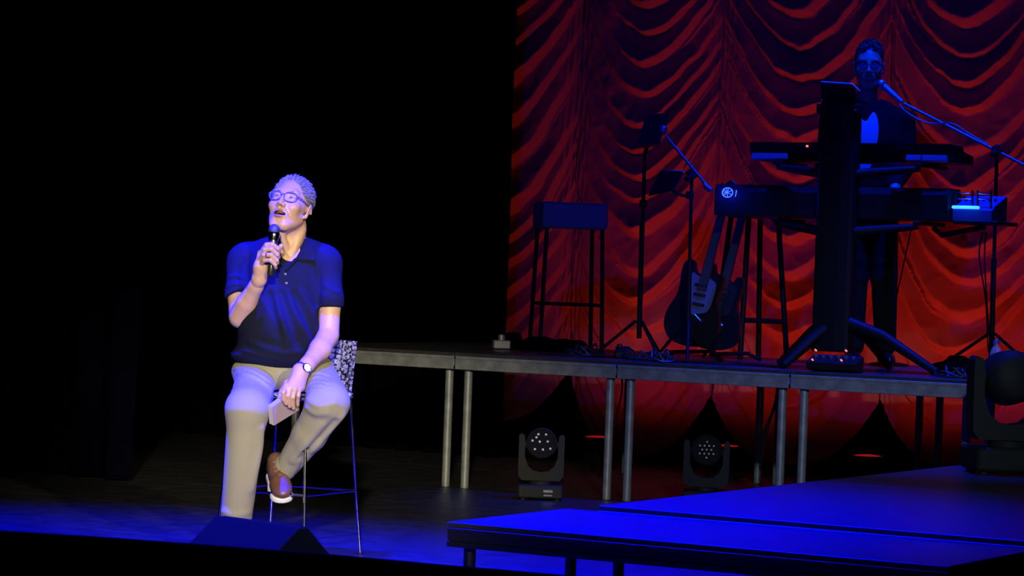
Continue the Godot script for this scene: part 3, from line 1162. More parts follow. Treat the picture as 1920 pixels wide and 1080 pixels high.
	m = MB.new()
	m.lathe([Vector2(0, 0.0), Vector2(0.11, 0.0), Vector2(0.11, 0.012), Vector2(0.015, 0.025), Vector2(0, 0.025)], at, Basis.IDENTITY, 20)
	commit(m, "base", blk, o)
	m = MB.new()
	m.box(WZ(1679, 436, -5.9), Vector3(0.03, 0.075, 0.02), Basis(Vector3.UP, YAW))
	commit(m, "clip", mat("blue_grey", Color(0.12, 0.14, 0.3), 0.5), o)
	o = thing("hanging_cable", "single black cable slanting from the piano to the slim pole stand", "cable", WZ(1675, 580, -5.3))
	m = MB.new()
	m.tube(curve([WZ(1710, 424, -5.4), WZ(1704, 450, -5.5), WZ(1690, 515, -5.7), WZ(1674, 588, -5.88)]), 0.004, 6)
	commit(m, "wire", blk, o)
	# --- water bottle
	at = on_riser(1868, 655, -4.45)
	o = thing("water_bottle", "small clear water bottle with a blue cap beside the tall boom stand", "bottle", at)
	m = MB.new()
	m.lathe([Vector2(0, 0.0), Vector2(0.028, 0.0), Vector2(0.031, 0.01), Vector2(0.031, 0.06), Vector2(0.029, 0.07), Vector2(0.031, 0.08), Vector2(0.031, 0.13), Vector2(0.024, 0.155), Vector2(0.013, 0.172), Vector2(0.013, 0.185)], at, Basis.IDENTITY, 20)
	commit(m, "bottle", mat("clear_plastic", Color(0.6, 0.65, 0.7), 0.08, 0.0, {"alpha": 0.25}), o)
	m = MB.new()
	m.lathe([Vector2(0.016, 0.18), Vector2(0.016, 0.2), Vector2(0, 0.202)], at, Basis.IDENTITY, 16)
	commit(m, "cap", mat("blue_cap", Color(0.05, 0.1, 0.5), 0.4), o)
	m = MB.new()
	m.lathe([Vector2(0.0316, 0.085), Vector2(0.0316, 0.125)], at, Basis.IDENTITY, 20)
	commit(m, "wrapper", mat("blue_label", Color(0.08, 0.12, 0.4), 0.5), o)
	# --- pedals, boxes and cables on the riser floor
	at = on_riser(1566, 676, -4.32)
	o = thing("effects_board", "low black effects board with four tiny red lights below the keyboards", "effects board", at)
	m = MB.new()
	var rb := Basis(Vector3.UP, 0.12) * Basis(Vector3.RIGHT, 0.28)
	m.box(at + Vector3(0, 0.048, 0), Vector3(0.27, 0.045, 0.13), rb, 0.006)
	m.box(at + Vector3(0, 0.02, -0.03), Vector3(0.26, 0.04, 0.06), Basis(Vector3.UP, 0.12), 0.004)
	var body := commit(m, "case", plastic, o)
	for p in [[1529, 656], [1586, 657], [1523, 674], [1577, 675]]:
		m = MB.new()
		m.lathe([Vector2(0.0045, -0.012), Vector2(0.0045, 0.003), Vector2(0.0, 0.006)], WZ(p[0], p[1], -4.243), Basis(Vector3.RIGHT, 1.2), 10)
		commit(m, "indicator_light", mat("red_led", Color(0.3, 0.02, 0.02), 0.3, 0.0, {"glow": Color(1.0, 0.2, 0.18), "power": 1.3}), body)
	for k in 6:
		m = MB.new()
		m.lathe([Vector2(0.011, 0.0), Vector2(0.011, 0.012), Vector2(0.0, 0.014)], at + rb * Vector3(-0.1 + k * 0.04, 0.022, 0.0) + Vector3(0, 0.05, 0), rb, 12)
		commit(m, "foot_switch", steel, body)
	# a soft black bag and cable heap
	heap("slumped black bag lying at the foot of the tall boom stand", "equipment_bag", "bag", on_riser(1800, 680, -4.75), 0.16, 0.1, 31)
	heap("low heap of black cloth under the upholstered stool", "cloth_heap", "cloth", on_riser(1035, 640, -5.2), 0.22, 0.085, 32)
	heap("small heap of black cloth beside the silver box on the riser", "cloth_heap", "cloth", on_riser(955, 640, -5.35), 0.09, 0.09, 33)
	at = on_riser(940, 640, -5.1)
	o = thing("junction_box", "small silver stage box lying at the dark end of the riser", "box", at)
	m = MB.new()
	m.box(at + Vector3(0, 0.03, 0), Vector3(0.1, 0.05, 0.07), Basis(Vector3.UP, 0.7), 0.006)
	m.lathe([Vector2(0.02, 0.05), Vector2(0.02, 0.085), Vector2(0.0, 0.09)], at, Basis.IDENTITY, 14)
	commit(m, "case", mat("silver_paint", Color(0.3, 0.3, 0.32), 0.35, 0.5), o)
	at = on_riser(1168, 650, -4.75)
	o = thing("foot_pedal", "small metal foot pedal beside the coiled cables near the music stand", "pedal", at)
	m = MB.new()
	m.box(at + Vector3(0, 0.02, 0), Vector3(0.09, 0.036, 0.12), Basis(Vector3.UP, 0.5), 0.005)
	m.box(at + Vector3(0, 0.048, 0), Vector3(0.08, 0.014, 0.11), Basis(Vector3.UP, 0.5) * Basis(Vector3.RIGHT, 0.2), 0.004)
	var ped := commit(m, "body", plastic, o)
	m = MB.new()
	m.lathe([Vector2(0.014, 0.0), Vector2(0.014, 0.018), Vector2(0.0, 0.022)], at + Vector3(-0.01, 0.058, 0.02), Basis.IDENTITY, 14)
	commit(m, "foot_switch", mat("chrome", Color(0.75, 0.75, 0.77), 0.12, 1.0), ped)
	coil("loose black cable coil beside the foot pedal", on_riser(1205, 655, -4.5), 0.11, 41)
	coil("loose black cable coil at the foot of the guitar stand", on_riser(1236, 662, -4.33), 0.08, 42)
	coil("loose black cable coil lying between the stool and the music stand", on_riser(1095, 655, -4.72), 0.1, 43)
	coil("loose black cable coil in front of the slumped bag", on_riser(1792, 690, -4.38), 0.09, 44)
	# cables running across the floor of the riser
	for e in [["thin cable running along the riser edge towards the foot pedal", [[1010, 672, -4.5], [1080, 668, -4.55], [1140, 660, -4.7], [1165, 655, -4.78]]], ["thin cable running along the riser edge past the guitars", [[1250, 668, -4.5], [1330, 672, -4.5], [1400, 672, -4.55], [1470, 680, -4.45]]]]:
		o = thing("floor_cable", e[0], "cable", on_riser(e[1][0][0], e[1][0][1], e[1][0][2]))
		var pts := []
		for p in e[1]:
			pts.append(on_riser(p[0], p[1], p[2]) + Vector3(0, 0.006, 0))
		m = MB.new()
		m.tube(curve(pts), 0.005, 8)
		commit(m, "wire", blk, o)
	o = thing("hanging_cable", "twisted black cable dropping from the riser beside its front leg", "cable", WZ(1455, 735, -4.5))
	m = MB.new()
	m.tube(curve([WZ(1463, 726, -4.6), WZ(1452, 765, -4.6), WZ(1440, 800, -4.6), WZ(1432, 835, -4.6), WZ(1425, 880, -4.6)]), 0.006, 6)
	m.tube(curve([WZ(1459, 726, -4.6), WZ(1450, 765, -4.6), WZ(1434, 805, -4.6), WZ(1421, 825, -4.6)]), 0.005, 6)
	commit(m, "wire", blk, o)
	o = thing("hanging_cable", "thin black cable dropping between the riser's paired legs", "cable", WZ(1168, 745, -4.5))
	m = MB.new()
	m.tube(curve([WZ(1166, 704, -4.6), WZ(1166, 735, -4.6), WZ(1157, 775, -4.6), WZ(1152, 800, -4.6)]), 0.005, 6)
	commit(m, "wire", blk, o)

func stool_frame(o: Node3D, at: Vector3, tb: Basis, a0: float, a1: float, top: float, r: float, material: Material, rail_h: float, square: bool) -> void:
	var feet := []
	var heads := []
	for s in [[-1, 1], [1, 1], [1, -1], [-1, -1]]:
		var hd := Vector3(at.x, top, at.z) + tb * Vector3(s[0] * a0, 0, s[1] * a0 * 0.92)
		var ft := at + tb * Vector3(s[0] * a1, 0.004, s[1] * a1 * 0.92)
		heads.append(hd)
		feet.append(ft)
		var m := MB.new()
		if square:
			var mid := (hd + ft) * 0.5
			var y := (hd - ft).normalized()
			var x := y.cross(tb.z).normalized()
			m.box(mid, Vector3(r * 2, hd.distance_to(ft), r * 2), Basis(x, y, x.cross(y)), 0.002)
		else:
			m.tube([ft, hd], r, 10)
		commit(m, "leg", material, o)
	for k in 4:
		var m := MB.new()
		var e := (k + 1) % 4
		var w := rail_h / (top - at.y)
		m.tube([feet[k].lerp(heads[k], w), feet[e].lerp(heads[e], w)], r * 0.8, 8)
		commit(m, "rail", material, o)

func boom_stand(label: String, at: Vector3, clutch: Vector3, tip: Vector3, tail: Vector3, mic_end: Vector3, reach: float) -> Node3D:
	var blk := mat("black_metal", Color())
	var o := thing("microphone_stand", label, "microphone stand", at, "boom microphone stands")
	var m := MB.new()
	m.tube([at + Vector3(0, 0.12, 0), clutch], 0.0095, 10)
	m.tube([at + Vector3(0, 0.1, 0), at.lerp(clutch, 0.52)], 0.014, 10)
	commit(m, "pole", blk, o)
	tripod(o, at, reach, 0.22, 1.1, blk)
	m = MB.new()
	m.tube([tail, tip], 0.008, 10)
	m.tube([tail, tail.lerp(clutch, 0.35)], 0.015, 10)
	commit(m, "boom", mat("dark_steel", Color(0.12, 0.12, 0.13), 0.4, 0.6), o)
	m = MB.new()
	m.box(clutch, Vector3(0.045, 0.05, 0.045), Basis(Vector3.BACK, 0.5), 0.008)
	m.tube([clutch, clutch + Vector3(0.0, -0.03, 0.06)], 0.014, 10)
	commit(m, "clutch", blk, o)
	# the microphone in its clip
	var t := thing("microphone", "microphone clipped to the " + ("tall" if reach > 0.3 else "slanting") + " boom " + ("before the keyboard player's face" if reach > 0.3 else "beside the music stand"), "microphone", tip)
	var d := (mic_end - tip).normalized()
	var sd := d.cross(Vector3.UP).normalized()
	var b := Basis(sd, d, sd.cross(d))
	m = MB.new()
	var L := tip.distance_to(mic_end) + 0.03
	m.lathe([Vector2(0, 0.012), Vector2(0.011, 0.012), Vector2(0.013, 0.03), Vector2(0.019, L - 0.05), Vector2(0.0, L - 0.05)], tip, b, 18)
	commit(m, "body", mat("mic_body", Color(0.25, 0.25, 0.28), 0.4, 0.5), t)
	m = MB.new()
	var gr := []
	for k in 9:
		var an := -0.7 + (PI / 2 + 0.7) * k / 8.0
		gr.append(Vector2(cos(an) * 0.026, L - 0.03 + sin(an) * 0.026))
	m.lathe(gr, tip, b, 18)
	commit(m, "grille", mat("mic_grille", Color(0.35, 0.36, 0.4), 0.3, 0.8), t)
	return o

func smooth_outline(p: Array, per := 4) -> PackedVector2Array:
	var out := PackedVector2Array()
	var m := p.size()
	for k in m:
		var a: Vector2 = p[(k + m - 1) % m]
		var b: Vector2 = p[k]
		var c: Vector2 = p[(k + 1) % m]
		var d: Vector2 = p[(k + 2) % m]
		for s in per:
			out.append(b.cubic_interpolate(c, a, d, float(s) / per))
	return out

func guitar(label: String, shift: Vector2, z: float, paint: Material, front: bool) -> void:
	# outline in pixels of the photograph, laid on an upright board that faces the viewer
	var c := WZ(1301 + shift.x, 575 + shift.y, z)
	var s := 5300.0 / ((c - CAM).dot(FWD))
	var b := Basis(Vector3.UP, YAW - 0.35) * Basis(Vector3.RIGHT, -0.12) * Basis(Vector3.BACK, -ROLL)
	var o := thing("electric_guitar", label, "guitar", Vector3(c.x, RT + 0.1, c.z), "electric guitars")
	var to2 := func(px: float, py: float) -> Vector2:
		return Vector2(px - 1301.0, -(py - 575.0)) / s
	var pts := []
	for p in [[1276, 494], [1286, 486], [1295, 490], [1298, 503], [1306, 513], [1324, 515], [1332, 523], [1341, 512], [1350, 512], [1355, 524], [1350, 545], [1346, 565], [1353, 590], [1356, 615], [1348, 637], [1325, 648], [1290, 649], [1264, 640], [1251, 622], [1248, 602], [1254, 580], [1266, 558], [1271, 535], [1272, 510]]:
		pts.append(to2.call(p[0], p[1]))
	var m := MB.new()
	m.prism(smooth_outline(pts), c, b, 0.045, 0.006, true)
	var body := commit(m, "body", paint, o)
	var fz := 0.0235
	m = MB.new()
	var pg := []
	for p in [[1293, 513], [1306, 517], [1324, 520], [1342, 530], [1340, 552], [1332, 582], [1312, 588], [1292, 589], [1290, 560]]:
		pg.append(to2.call(p[0], p[1]))
	m.prism(smooth_outline(pg, 3), c + b * Vector3(0, 0, fz + 0.002), b, 0.004, 0.0, true)
	commit(m, "pickguard", mat("pickguard", Color(0.1, 0.11, 0.16), 0.4, 0.0, {"spec": 0.3}) if front else mat("dark_guard", Color(0.01, 0.01, 0.012), 0.3), body)
	# neck, fingerboard and head, in the line of the strings
	var n0: Vector2 = to2.call(1315, 545)
	var n1: Vector2 = to2.call(1337, 405)
	var nd := (n1 - n0).normalized()
	var nx := Vector2(nd.y, -nd.x)
	var nl := n0.distance_to(n1) + 0.05
	m = MB.new()
	m.prism(PackedVector2Array([n0 - nx * 0.028, n0 + nx * 0.028, n0 + nd * nl + nx * 0.021, n0 + nd * nl - nx * 0.021]), c + b * Vector3(0, 0, 0.022), b, 0.022, 0.004)
	commit(m, "neck", mat("dark_wood", Color(0.03, 0.018, 0.012), 0.4), o)
	m = MB.new()
	var h0 := n0 + nd * nl
	m.prism(PackedVector2Array([h0 - nx * 0.021, h0 + nx * 0.021, h0 + nd * 0.05 + nx * 0.045, h0 + nd * 0.15 + nx * 0.04, h0 + nd * 0.17 + nx * 0.0, h0 + nd * 0.13 - nx * 0.03, h0 + nd * 0.03 - nx * 0.032]), c + b * Vector3(0, 0, 0.018), b, 0.015, 0.003)
	var hd := commit(m, "headstock", mat("dark_wood", Color()), o)
	for k in 6:
		m = MB.new()
		var tp := h0 + nd * (0.03 + 0.02 * k) - nx * 0.042
		m.lathe([Vector2(0, -0.008), Vector2(0.006, -0.008), Vector2(0.007, 0.008), Vector2(0, 0.008)], c + b * Vector3(tp.x, tp.y, 0.018), b, 8)
		commit(m, "tuner", mat("chrome", Color(0.75, 0.75, 0.77), 0.12, 1.0), hd)
	for k in 3:
		m = MB.new()
		var pp: Vector2 = to2.call(1313 - k * 0.5, 535 + k * 18)
		m.box(c + b * Vector3(pp.x, pp.y, fz + 0.006), Vector3(0.07, 0.017, 0.01), b * Basis(Vector3.BACK, -0.12), 0.004)
		commit(m, "pickup", mat("black_plastic", Color()), body)
	m = MB.new()
	var b0: Vector2 = to2.call(1307, 591)
	var b1: Vector2 = to2.call(1324, 605)
	m.tube([c + b * Vector3(b0.x, b0.y, fz + 0.009), c + b * Vector3(b1.x, b1.y, fz + 0.016)], 0.006, 10)
	commit(m, "bridge", mat("chrome", Color()), body)
	for k in 6:
		m = MB.new()
		var off := nx * (-0.015 + 0.006 * k)
		var s0 := n0 - nd * 0.15 + off * 1.4
		var s1 := h0 + off
		m.tube([c + b * Vector3(s0.x, s0.y, fz + 0.013), c + b * Vector3(s1.x, s1.y, 0.036)], 0.0006, 4)
		commit(m, "string", mat("dark_steel", Color()), o)

func heap(label: String, called: String, cat: String, at: Vector3, w: float, h: float, sd: int) -> void:
	rng.seed = sd
	var p := []
	for k in 9:
		var x := rng.randf_range(-0.75, 0.75)
		var r := rng.randf_range(0.35, 0.6) * h
		p.append(E(at + Vector3(x * w, r * 0.7, rng.randf_range(-0.3, 0.3) * w), Vector3(w * rng.randf_range(0.2, 0.35), r * 1.1, w * 0.25), 0.03, Basis(Vector3.UP, rng.randf_range(-0.6, 0.6))))
	for k in 7:
		var x := rng.randf_range(-0.6, 0.6) * w
		p.append(C(at + Vector3(x, h * 0.75, 0.0), 0.008, at + Vector3(x + rng.randf_range(-0.06, 0.06), 0.02, w * 0.3), 0.014, 0.015))
	p.append(["-b", at + Vector3(0, -0.1, 0), Vector3(1, 0.1, 1), Basis.IDENTITY, 0.0, 0.001])
	var o := thing(called, label, cat, at)
	commit(sdf(p, 0.008), "cloth", mat("black_wool", Color()), o)

func coil(label: String, at: Vector3, rad: float, sd: int) -> void:
	rng.seed = sd
	var o := thing("cable_coil", label, "cable", at, "cable coils on the riser")
	var pts := []
	for k in 40:
		var a := TAU * k / 12.0
		var rr := rad * (0.85 + 0.2 * sin(a * 0.37 + sd))
		pts.append(at + Vector3(cos(a) * rr + 0.02 * sin(k * 0.7), 0.007 + 0.0018 * k * (0.5 + 0.5 * sin(k * 1.3)), sin(a) * rr * 0.8))
	var m := MB.new()
	m.tube(curve(pts, 3), 0.0055, 8)
	commit(m, "wire", mat("cable_rubber", Color(0.02, 0.02, 0.024), 0.3), o)

func build_keys() -> void:
	var blk := mat("black_metal", Color())
	var plastic := mat("black_plastic", Color())
	var gloss := mat("black_gloss", Color())
	var steel := mat("dark_steel", Color())
	var zc := -4.78
	var m := MB.new()
	# --- stand: a broad column on four legs, with arms for two keyboards
	var cz := zc + 0.28
	var at := on_riser(1561, 640, cz)
	var o := thing("keyboard_stand", "black column keyboard stand with splayed feet carrying two keyboards", "keyboard stand", at)
	var stand := o
	var top := WZ(1588, 205, cz)
	m.prism(smooth_outline([Vector2(-0.085, -0.05), Vector2(0.085, -0.05), Vector2(0.095, 0.0), Vector2(0.085, 0.05), Vector2(-0.085, 0.05), Vector2(-0.095, 0.0)], 3), Vector3(at.x, (at.y + top.y) * 0.5 + 0.06, at.z), Basis(Vector3(1, 0, 0), Vector3(0, 0, -1), Vector3(0, 1, 0)), top.y - at.y - 0.08, 0.004)
	commit(m, "column", blk, o)
	for e in [[1552, 592, 1462, 657, cz, cz - 0.02], [1556, 604, 1470, 680, cz, -4.3], [1612, 598, 1757, 668, cz, cz], [1604, 600, 1668, 664, cz, cz - 0.5]]:
		m = MB.new()
		var a := WZ(e[0], e[1], cz)
		var f := on_riser(e[2], e[3], e[5])
		m.tube([Vector3(at.x, a.y, at.z), a.lerp(f, 0.3), f + Vector3(0, 0.022, 0)], [0.04, 0.03, 0.02], 10)
		commit(m, "foot", blk, o)
	var y_up := WZ(1590, 306, zc).y
	var y_lo := WZ(1590, 412, zc).y
	for y in [y_up, y_lo]:
		for s in [-1.0, 1.0]:
			m = MB.new()
			m.tube([Vector3(at.x, y - 0.08, at.z), Vector3(at.x + s * 0.2, y - 0.055, at.z - 0.06), Vector3(at.x + s * 0.4, y - 0.03, at.z - 0.12)], [0.03, 0.026, 0.016], 10)
			m.box(Vector3(at.x + s * 0.4, y - 0.012, zc + 0.01), Vector3(0.04, 0.02, 0.36), Basis.IDENTITY, 0.004)
			commit(m, "support_arm", blk, o)
	# --- lower keyboard: a stage piano seen from behind, its badge lit
	var zr := zc + 0.17
	var a0 := WZ(1338, 405, zr)
	var a1 := WZ(1776, 418, zr)
	var yb := y_lo + 0.004
	var yt := WZ(1440, 347, zr).y
	o = thing("stage_piano", "long black stage piano on the lower arms with a glowing blue round badge", "keyboard", Vector3((a0.x + a1.x) * 0.5, yb, zc))
	m = MB.new()
	var hh := yt - yb
	m.prism(PackedVector2Array([Vector2(-0.19, 0.0), Vector2(0.17, 0.0), Vector2(0.17, hh * 0.78), Vector2(0.15, hh), Vector2(0.0, hh), Vector2(-0.02, hh * 0.62), Vector2(-0.19, hh * 0.5)]), Vector3((a0.x + a1.x) * 0.5, yb, zc), Basis(Vector3(0, 0, 1), Vector3.UP, Vector3(-1, 0, 0)), a1.x - a0.x, 0.004)
	var body := commit(m, "body", plastic, o)
	piano_keys(body, (a0.x + a1.x) * 0.5, yb + hh * 0.5, zc - 0.1, a1.x - a0.x - 0.1, 52)
	# badge: a ring with three crossed forks, and the start of lettering
	var bc := WZ(1364, 361, zr + 0.004)
	var lit := mat("badge_light", Color(0.3, 0.4, 0.9), 0.4, 0.0, {"glow": Color(0.08, 0.2, 1.0), "power": 1.0})
	m = MB.new()
	var ringp := []
	for k in 25:
		var a := TAU * k / 24.0
		ringp.append(bc + Vector3(cos(a) * 0.031, sin(a) * 0.025, 0))
	m.tube(ringp, 0.0028, 6, false)
	for k in 3:
		var a := PI / 2 + PI * k / 3.0
		var d := Vector3(cos(a) * 0.029, sin(a) * 0.023, 0)
		var w := Vector3(-sin(a), cos(a), 0) * 0.004
		m.tube([bc - d, bc + d * 0.25], 0.0018, 5)
		m.tube([bc + d * 0.25, bc + d * 0.4 + w, bc + d * 0.95 + w], 0.0016, 5)
		m.tube([bc + d * 0.25, bc + d * 0.4 - w, bc + d * 0.95 - w], 0.0016, 5)
	for k in 3:
		var a2 := bc + Vector3(0.049 + k * 0.0005, 0.014 - k * 0.012, 0)
		m.tube([a2, a2 + Vector3(0.005 - 0.004 * k, -0.012, 0)], 0.0024, 5)
	commit(m, "badge_light", lit, body)
	var gl := OmniLight3D.new()
	gl.name = "badge_glow"
	gl.light_color = Color(0.05, 0.15, 1.0)
	gl.light_energy = 0.045
	gl.light_size = 0.03
	gl.omni_range = 5.0
	gl.omni_attenuation = 2.0
	gl.shadow_enabled = true
	o.add_child(gl)
	gl.position = bc + Vector3(-0.01, 0, 0.06) - org[o]
	# --- upper keyboard
	a0 = WZ(1404, 292, zr)
	a1 = WZ(1781, 320, zr)
	yb = y_up + 0.004
	yt = WZ(1590, 268, zr).y
	hh = yt - yb
	o = thing("synthesizer", "shorter black synthesizer on the upper arms with a tiny red light", "keyboard", Vector3((a0.x + a1.x) * 0.5, yb, zc))
	m = MB.new()
	m.prism(PackedVector2Array([Vector2(-0.16, 0.0), Vector2(0.11, 0.0), Vector2(0.16, hh * 0.42), Vector2(0.17, hh), Vector2(0.0, hh * 0.97), Vector2(-0.02, hh * 0.7), Vector2(-0.16, hh * 0.5)]), Vector3((a0.x + a1.x) * 0.5, yb, zc), Basis(Vector3(0, 0, 1), Vector3.UP, Vector3(-1, 0, 0)), a1.x - a0.x, 0.004)
	body = commit(m, "body", plastic, o)
	piano_keys(body, (a0.x + a1.x) * 0.5, yb + hh * 0.5, zc - 0.09, a1.x - a0.x - 0.08, 36)
	m = MB.new()
	m.lathe([Vector2(0.006, -0.006), Vector2(0.006, 0.003), Vector2(0, 0.006)], WZ(1513, 274, zr + 0.004), Basis(Vector3.RIGHT, PI / 2), 10)
	commit(m, "indicator_light", mat("red_led", Color(0.3, 0.02, 0.02), 0.3, 0.0, {"glow": Color(1.0, 0.2, 0.18), "power": 1.3}), body)
	# sockets and a blue-grey plate low on its back
	for e in [[1411, 1478], [1700, 1777]]:
		m = MB.new()
		var p0 := WZ(e[0], 305, zr - 0.02)
		var p1 := WZ(e[1], 307, zr - 0.02)
		m.box(Vector3((p0.x + p1.x) * 0.5, yb + hh * 0.2, zr - 0.015), Vector3(p1.x - p0.x, hh * 0.36, 0.03), Basis(Vector3.RIGHT, -0.2), 0.004)
		commit(m, "socket_plate", mat("blue_grey_plate", Color(0.1, 0.12, 0.2), 0.4), body)
	for px in [1680, 1685, 1728]:
		m = MB.new()
		m.tube([WZ(px, 279, zr + 0.0), WZ(px, 279, zr + 0.022)], 0.005, 10)
		commit(m, "jack", mat("chrome", Color(0.75, 0.75, 0.77), 0.12, 1.0), body)
	# --- shelf with a small lit mixer at the end of the piano
	var s0 := WZ(1664, 412, zr - 0.05)
	var s1 := WZ(1874, 420, zr - 0.05)
	var sy := WZ(1820, 412, zr).y
	m = MB.new()
	m.box(Vector3(s1.x - 0.12, sy - 0.012, zc), Vector3(0.24, 0.02, 0.3), Basis.IDENTITY, 0.004)
	var shelf := commit(m, "side_shelf", plastic, stand)
	m = MB.new()
	m.tube([Vector3(s1.x - 0.12, sy - 0.03, zc), Vector3(a1.x - 0.1, sy - 0.08, zc), Vector3(at.x + 0.42, y_lo - 0.03, zc)], 0.014, 8)
	commit(m, "bracket", blk, shelf)
	var mz := zr - 0.03
	var mx := WZ(1820, 390, mz)
	o = thing("small_mixer", "small mixer with a bright cyan light strip at the end of the piano", "mixer", Vector3(mx.x, sy, zc))
	m = MB.new()
	m.prism(PackedVector2Array([Vector2(-0.12, 0.0), Vector2(0.1, 0.0), Vector2(0.1, 0.05), Vector2(0.06, 0.075), Vector2(-0.1, 0.13), Vector2(-0.12, 0.13)]), Vector3(mx.x, sy, zc + 0.02), Basis(Vector3(0, 0, 1), Vector3.UP, Vector3(-1, 0, 0)), 0.215, 0.004)
	body = commit(m, "body", mat("mixer_blue", Color(0.03, 0.05, 0.2), 0.35), o)
	m = MB.new()
	var l0 := WZ(1783, 388, zr - 0.02)
	var l1 := WZ(1834, 391, zr - 0.02)
	m.box(Vector3((l0.x + l1.x) * 0.5, l0.y, zr - 0.035), Vector3(l1.x - l0.x, 0.016, 0.02), Basis(Vector3.BACK, 0.0), 0.006)
	commit(m, "light_strip", mat("cyan_light", Color(0.3, 0.7, 0.9), 0.4, 0.0, {"glow": Color(0.06, 0.5, 1.0), "power": 1.3}), body)
	var al := OmniLight3D.new()
	al.name = "strip_glow"
	al.light_color = Color(0.1, 0.35, 1.0)
	al.light_energy = 0.02
	al.light_size = 0.05
	al.omni_range = 5.0
	al.omni_attenuation = 2.0
	al.shadow_enabled = true
	o.add_child(al)
	al.position = Vector3((l0.x + l1.x) * 0.5, l0.y + 0.035, zr - 0.005) - org[o]
	for e in [[1791, 1818, 361], [1834, 1857, 363], [1791, 1821, 372], [1834, 1857, 373]]:
		m = MB.new()
		m.tube([WZ(e[0], e[2], zr - 0.07), WZ(e[1], e[2] + 1, zr - 0.07)], 0.0035, 8)
		commit(m, "handle_bar", mat("chrome", Color()), body)
	for px in [1791, 1823, 1833, 1858]:
		m = MB.new()
		m.tube([WZ(px, 357, zr - 0.07), WZ(px, 405, zr - 0.07)], 0.006, 8)
		commit(m, "post", plastic, body)
	for k in 6:
		m = MB.new()
		m.lathe([Vector2(0.008, 0.0), Vector2(0.006, 0.014), Vector2(0, 0.014)], Vector3(mx.x - 0.08 + k * 0.032, sy + 0.1, zc + 0.0), Basis(Vector3.RIGHT, 0.35), 12)
		commit(m, "knob", plastic, body)
	# --- sheet desk on top of the column
	var d0 := WZ(1547, 156, cz + 0.04)
	var d1 := WZ(1608, 160, cz + 0.04)
	m = MB.new()
	var e0 := WZ(1541, 208, cz + 0.0)
	var e1 := WZ(1612, 212, cz + 0.0)
	m.slab(d0 + Vector3(0, 0, 0.05), d1 + Vector3(0, 0, 0.05), e1, e0, 0.014)
	m.box((e0 + e1) * 0.5 + Vector3(0, 0.015, 0.02), Vector3(e1.x - e0.x + 0.02, 0.05, 0.07), Basis.IDENTITY, 0.006)
	var desk := commit(m, "sheet_desk", plastic, stand)
	m = MB.new()
	m.tube([d0 + Vector3(0, 0.003, 0.05), d1 + Vector3(-0.01, 0.003, 0.05), d1 + Vector3(0.003, -0.008, 0.048), WZ(1612, 171, cz + 0.08)], 0.004, 8)
	commit(m, "edge_trim", mat("satin_metal", Color(0.7, 0.7, 0.72), 0.42, 0.6), desk)
	m = MB.new()
	for p in [[1540, 187], [1603, 205]]:
		m.lathe([Vector2(0.008, -0.01), Vector2(0.008, 0.006), Vector2(0, 0.01)], WZ(p[0], p[1], cz + 0.09), Basis(Vector3.RIGHT, PI / 2), 10)
	commit(m, "thumb_screw", mat("chrome", Color()), desk)
	# cable sagging below the piano
	o = thing("hanging_cable", "thin black cable sagging under the stage piano towards the column", "cable", WZ(1480, 415, zc))
	m = MB.new()
	m.tube(curve([WZ(1492, 420, zc - 0.16), WZ(1505, 427, zc - 0.16), WZ(1525, 433, zc - 0.16), WZ(1548, 438, zc - 0.16)]), 0.005, 6)
	commit(m, "wire", blk, o)

func piano_keys(body: Node3D, cx: float, y: float, z: float, w: float, count: int) -> void:
	var white := mat("key_white", Color(0.6, 0.6, 0.58), 0.3)
	var black := mat("black_plastic", Color())
	var kw := w / count
	for k in count:
		var m := MB.new()
		var x := cx - w * 0.5 + kw * (k + 0.5)
		m.box(Vector3(x, y, z - 0.02), Vector3(kw * 0.94, 0.018, 0.12), Basis.IDENTITY, 0.002)
		commit(m, "white_key", white, body)
		if k % 7 in [0, 1, 3, 4, 5] and k < count - 1:
			m = MB.new()
			m.box(Vector3(x + kw * 0.5, y + 0.012, z + 0.0), Vector3(kw * 0.5, 0.014, 0.075), Basis.IDENTITY, 0.002)
			commit(m, "black_key", black, body)

# ------------------------------------------------------------------ people
const PX := 1.0 / 457.0
const SKIN := Color(0.52, 0.32, 0.21)

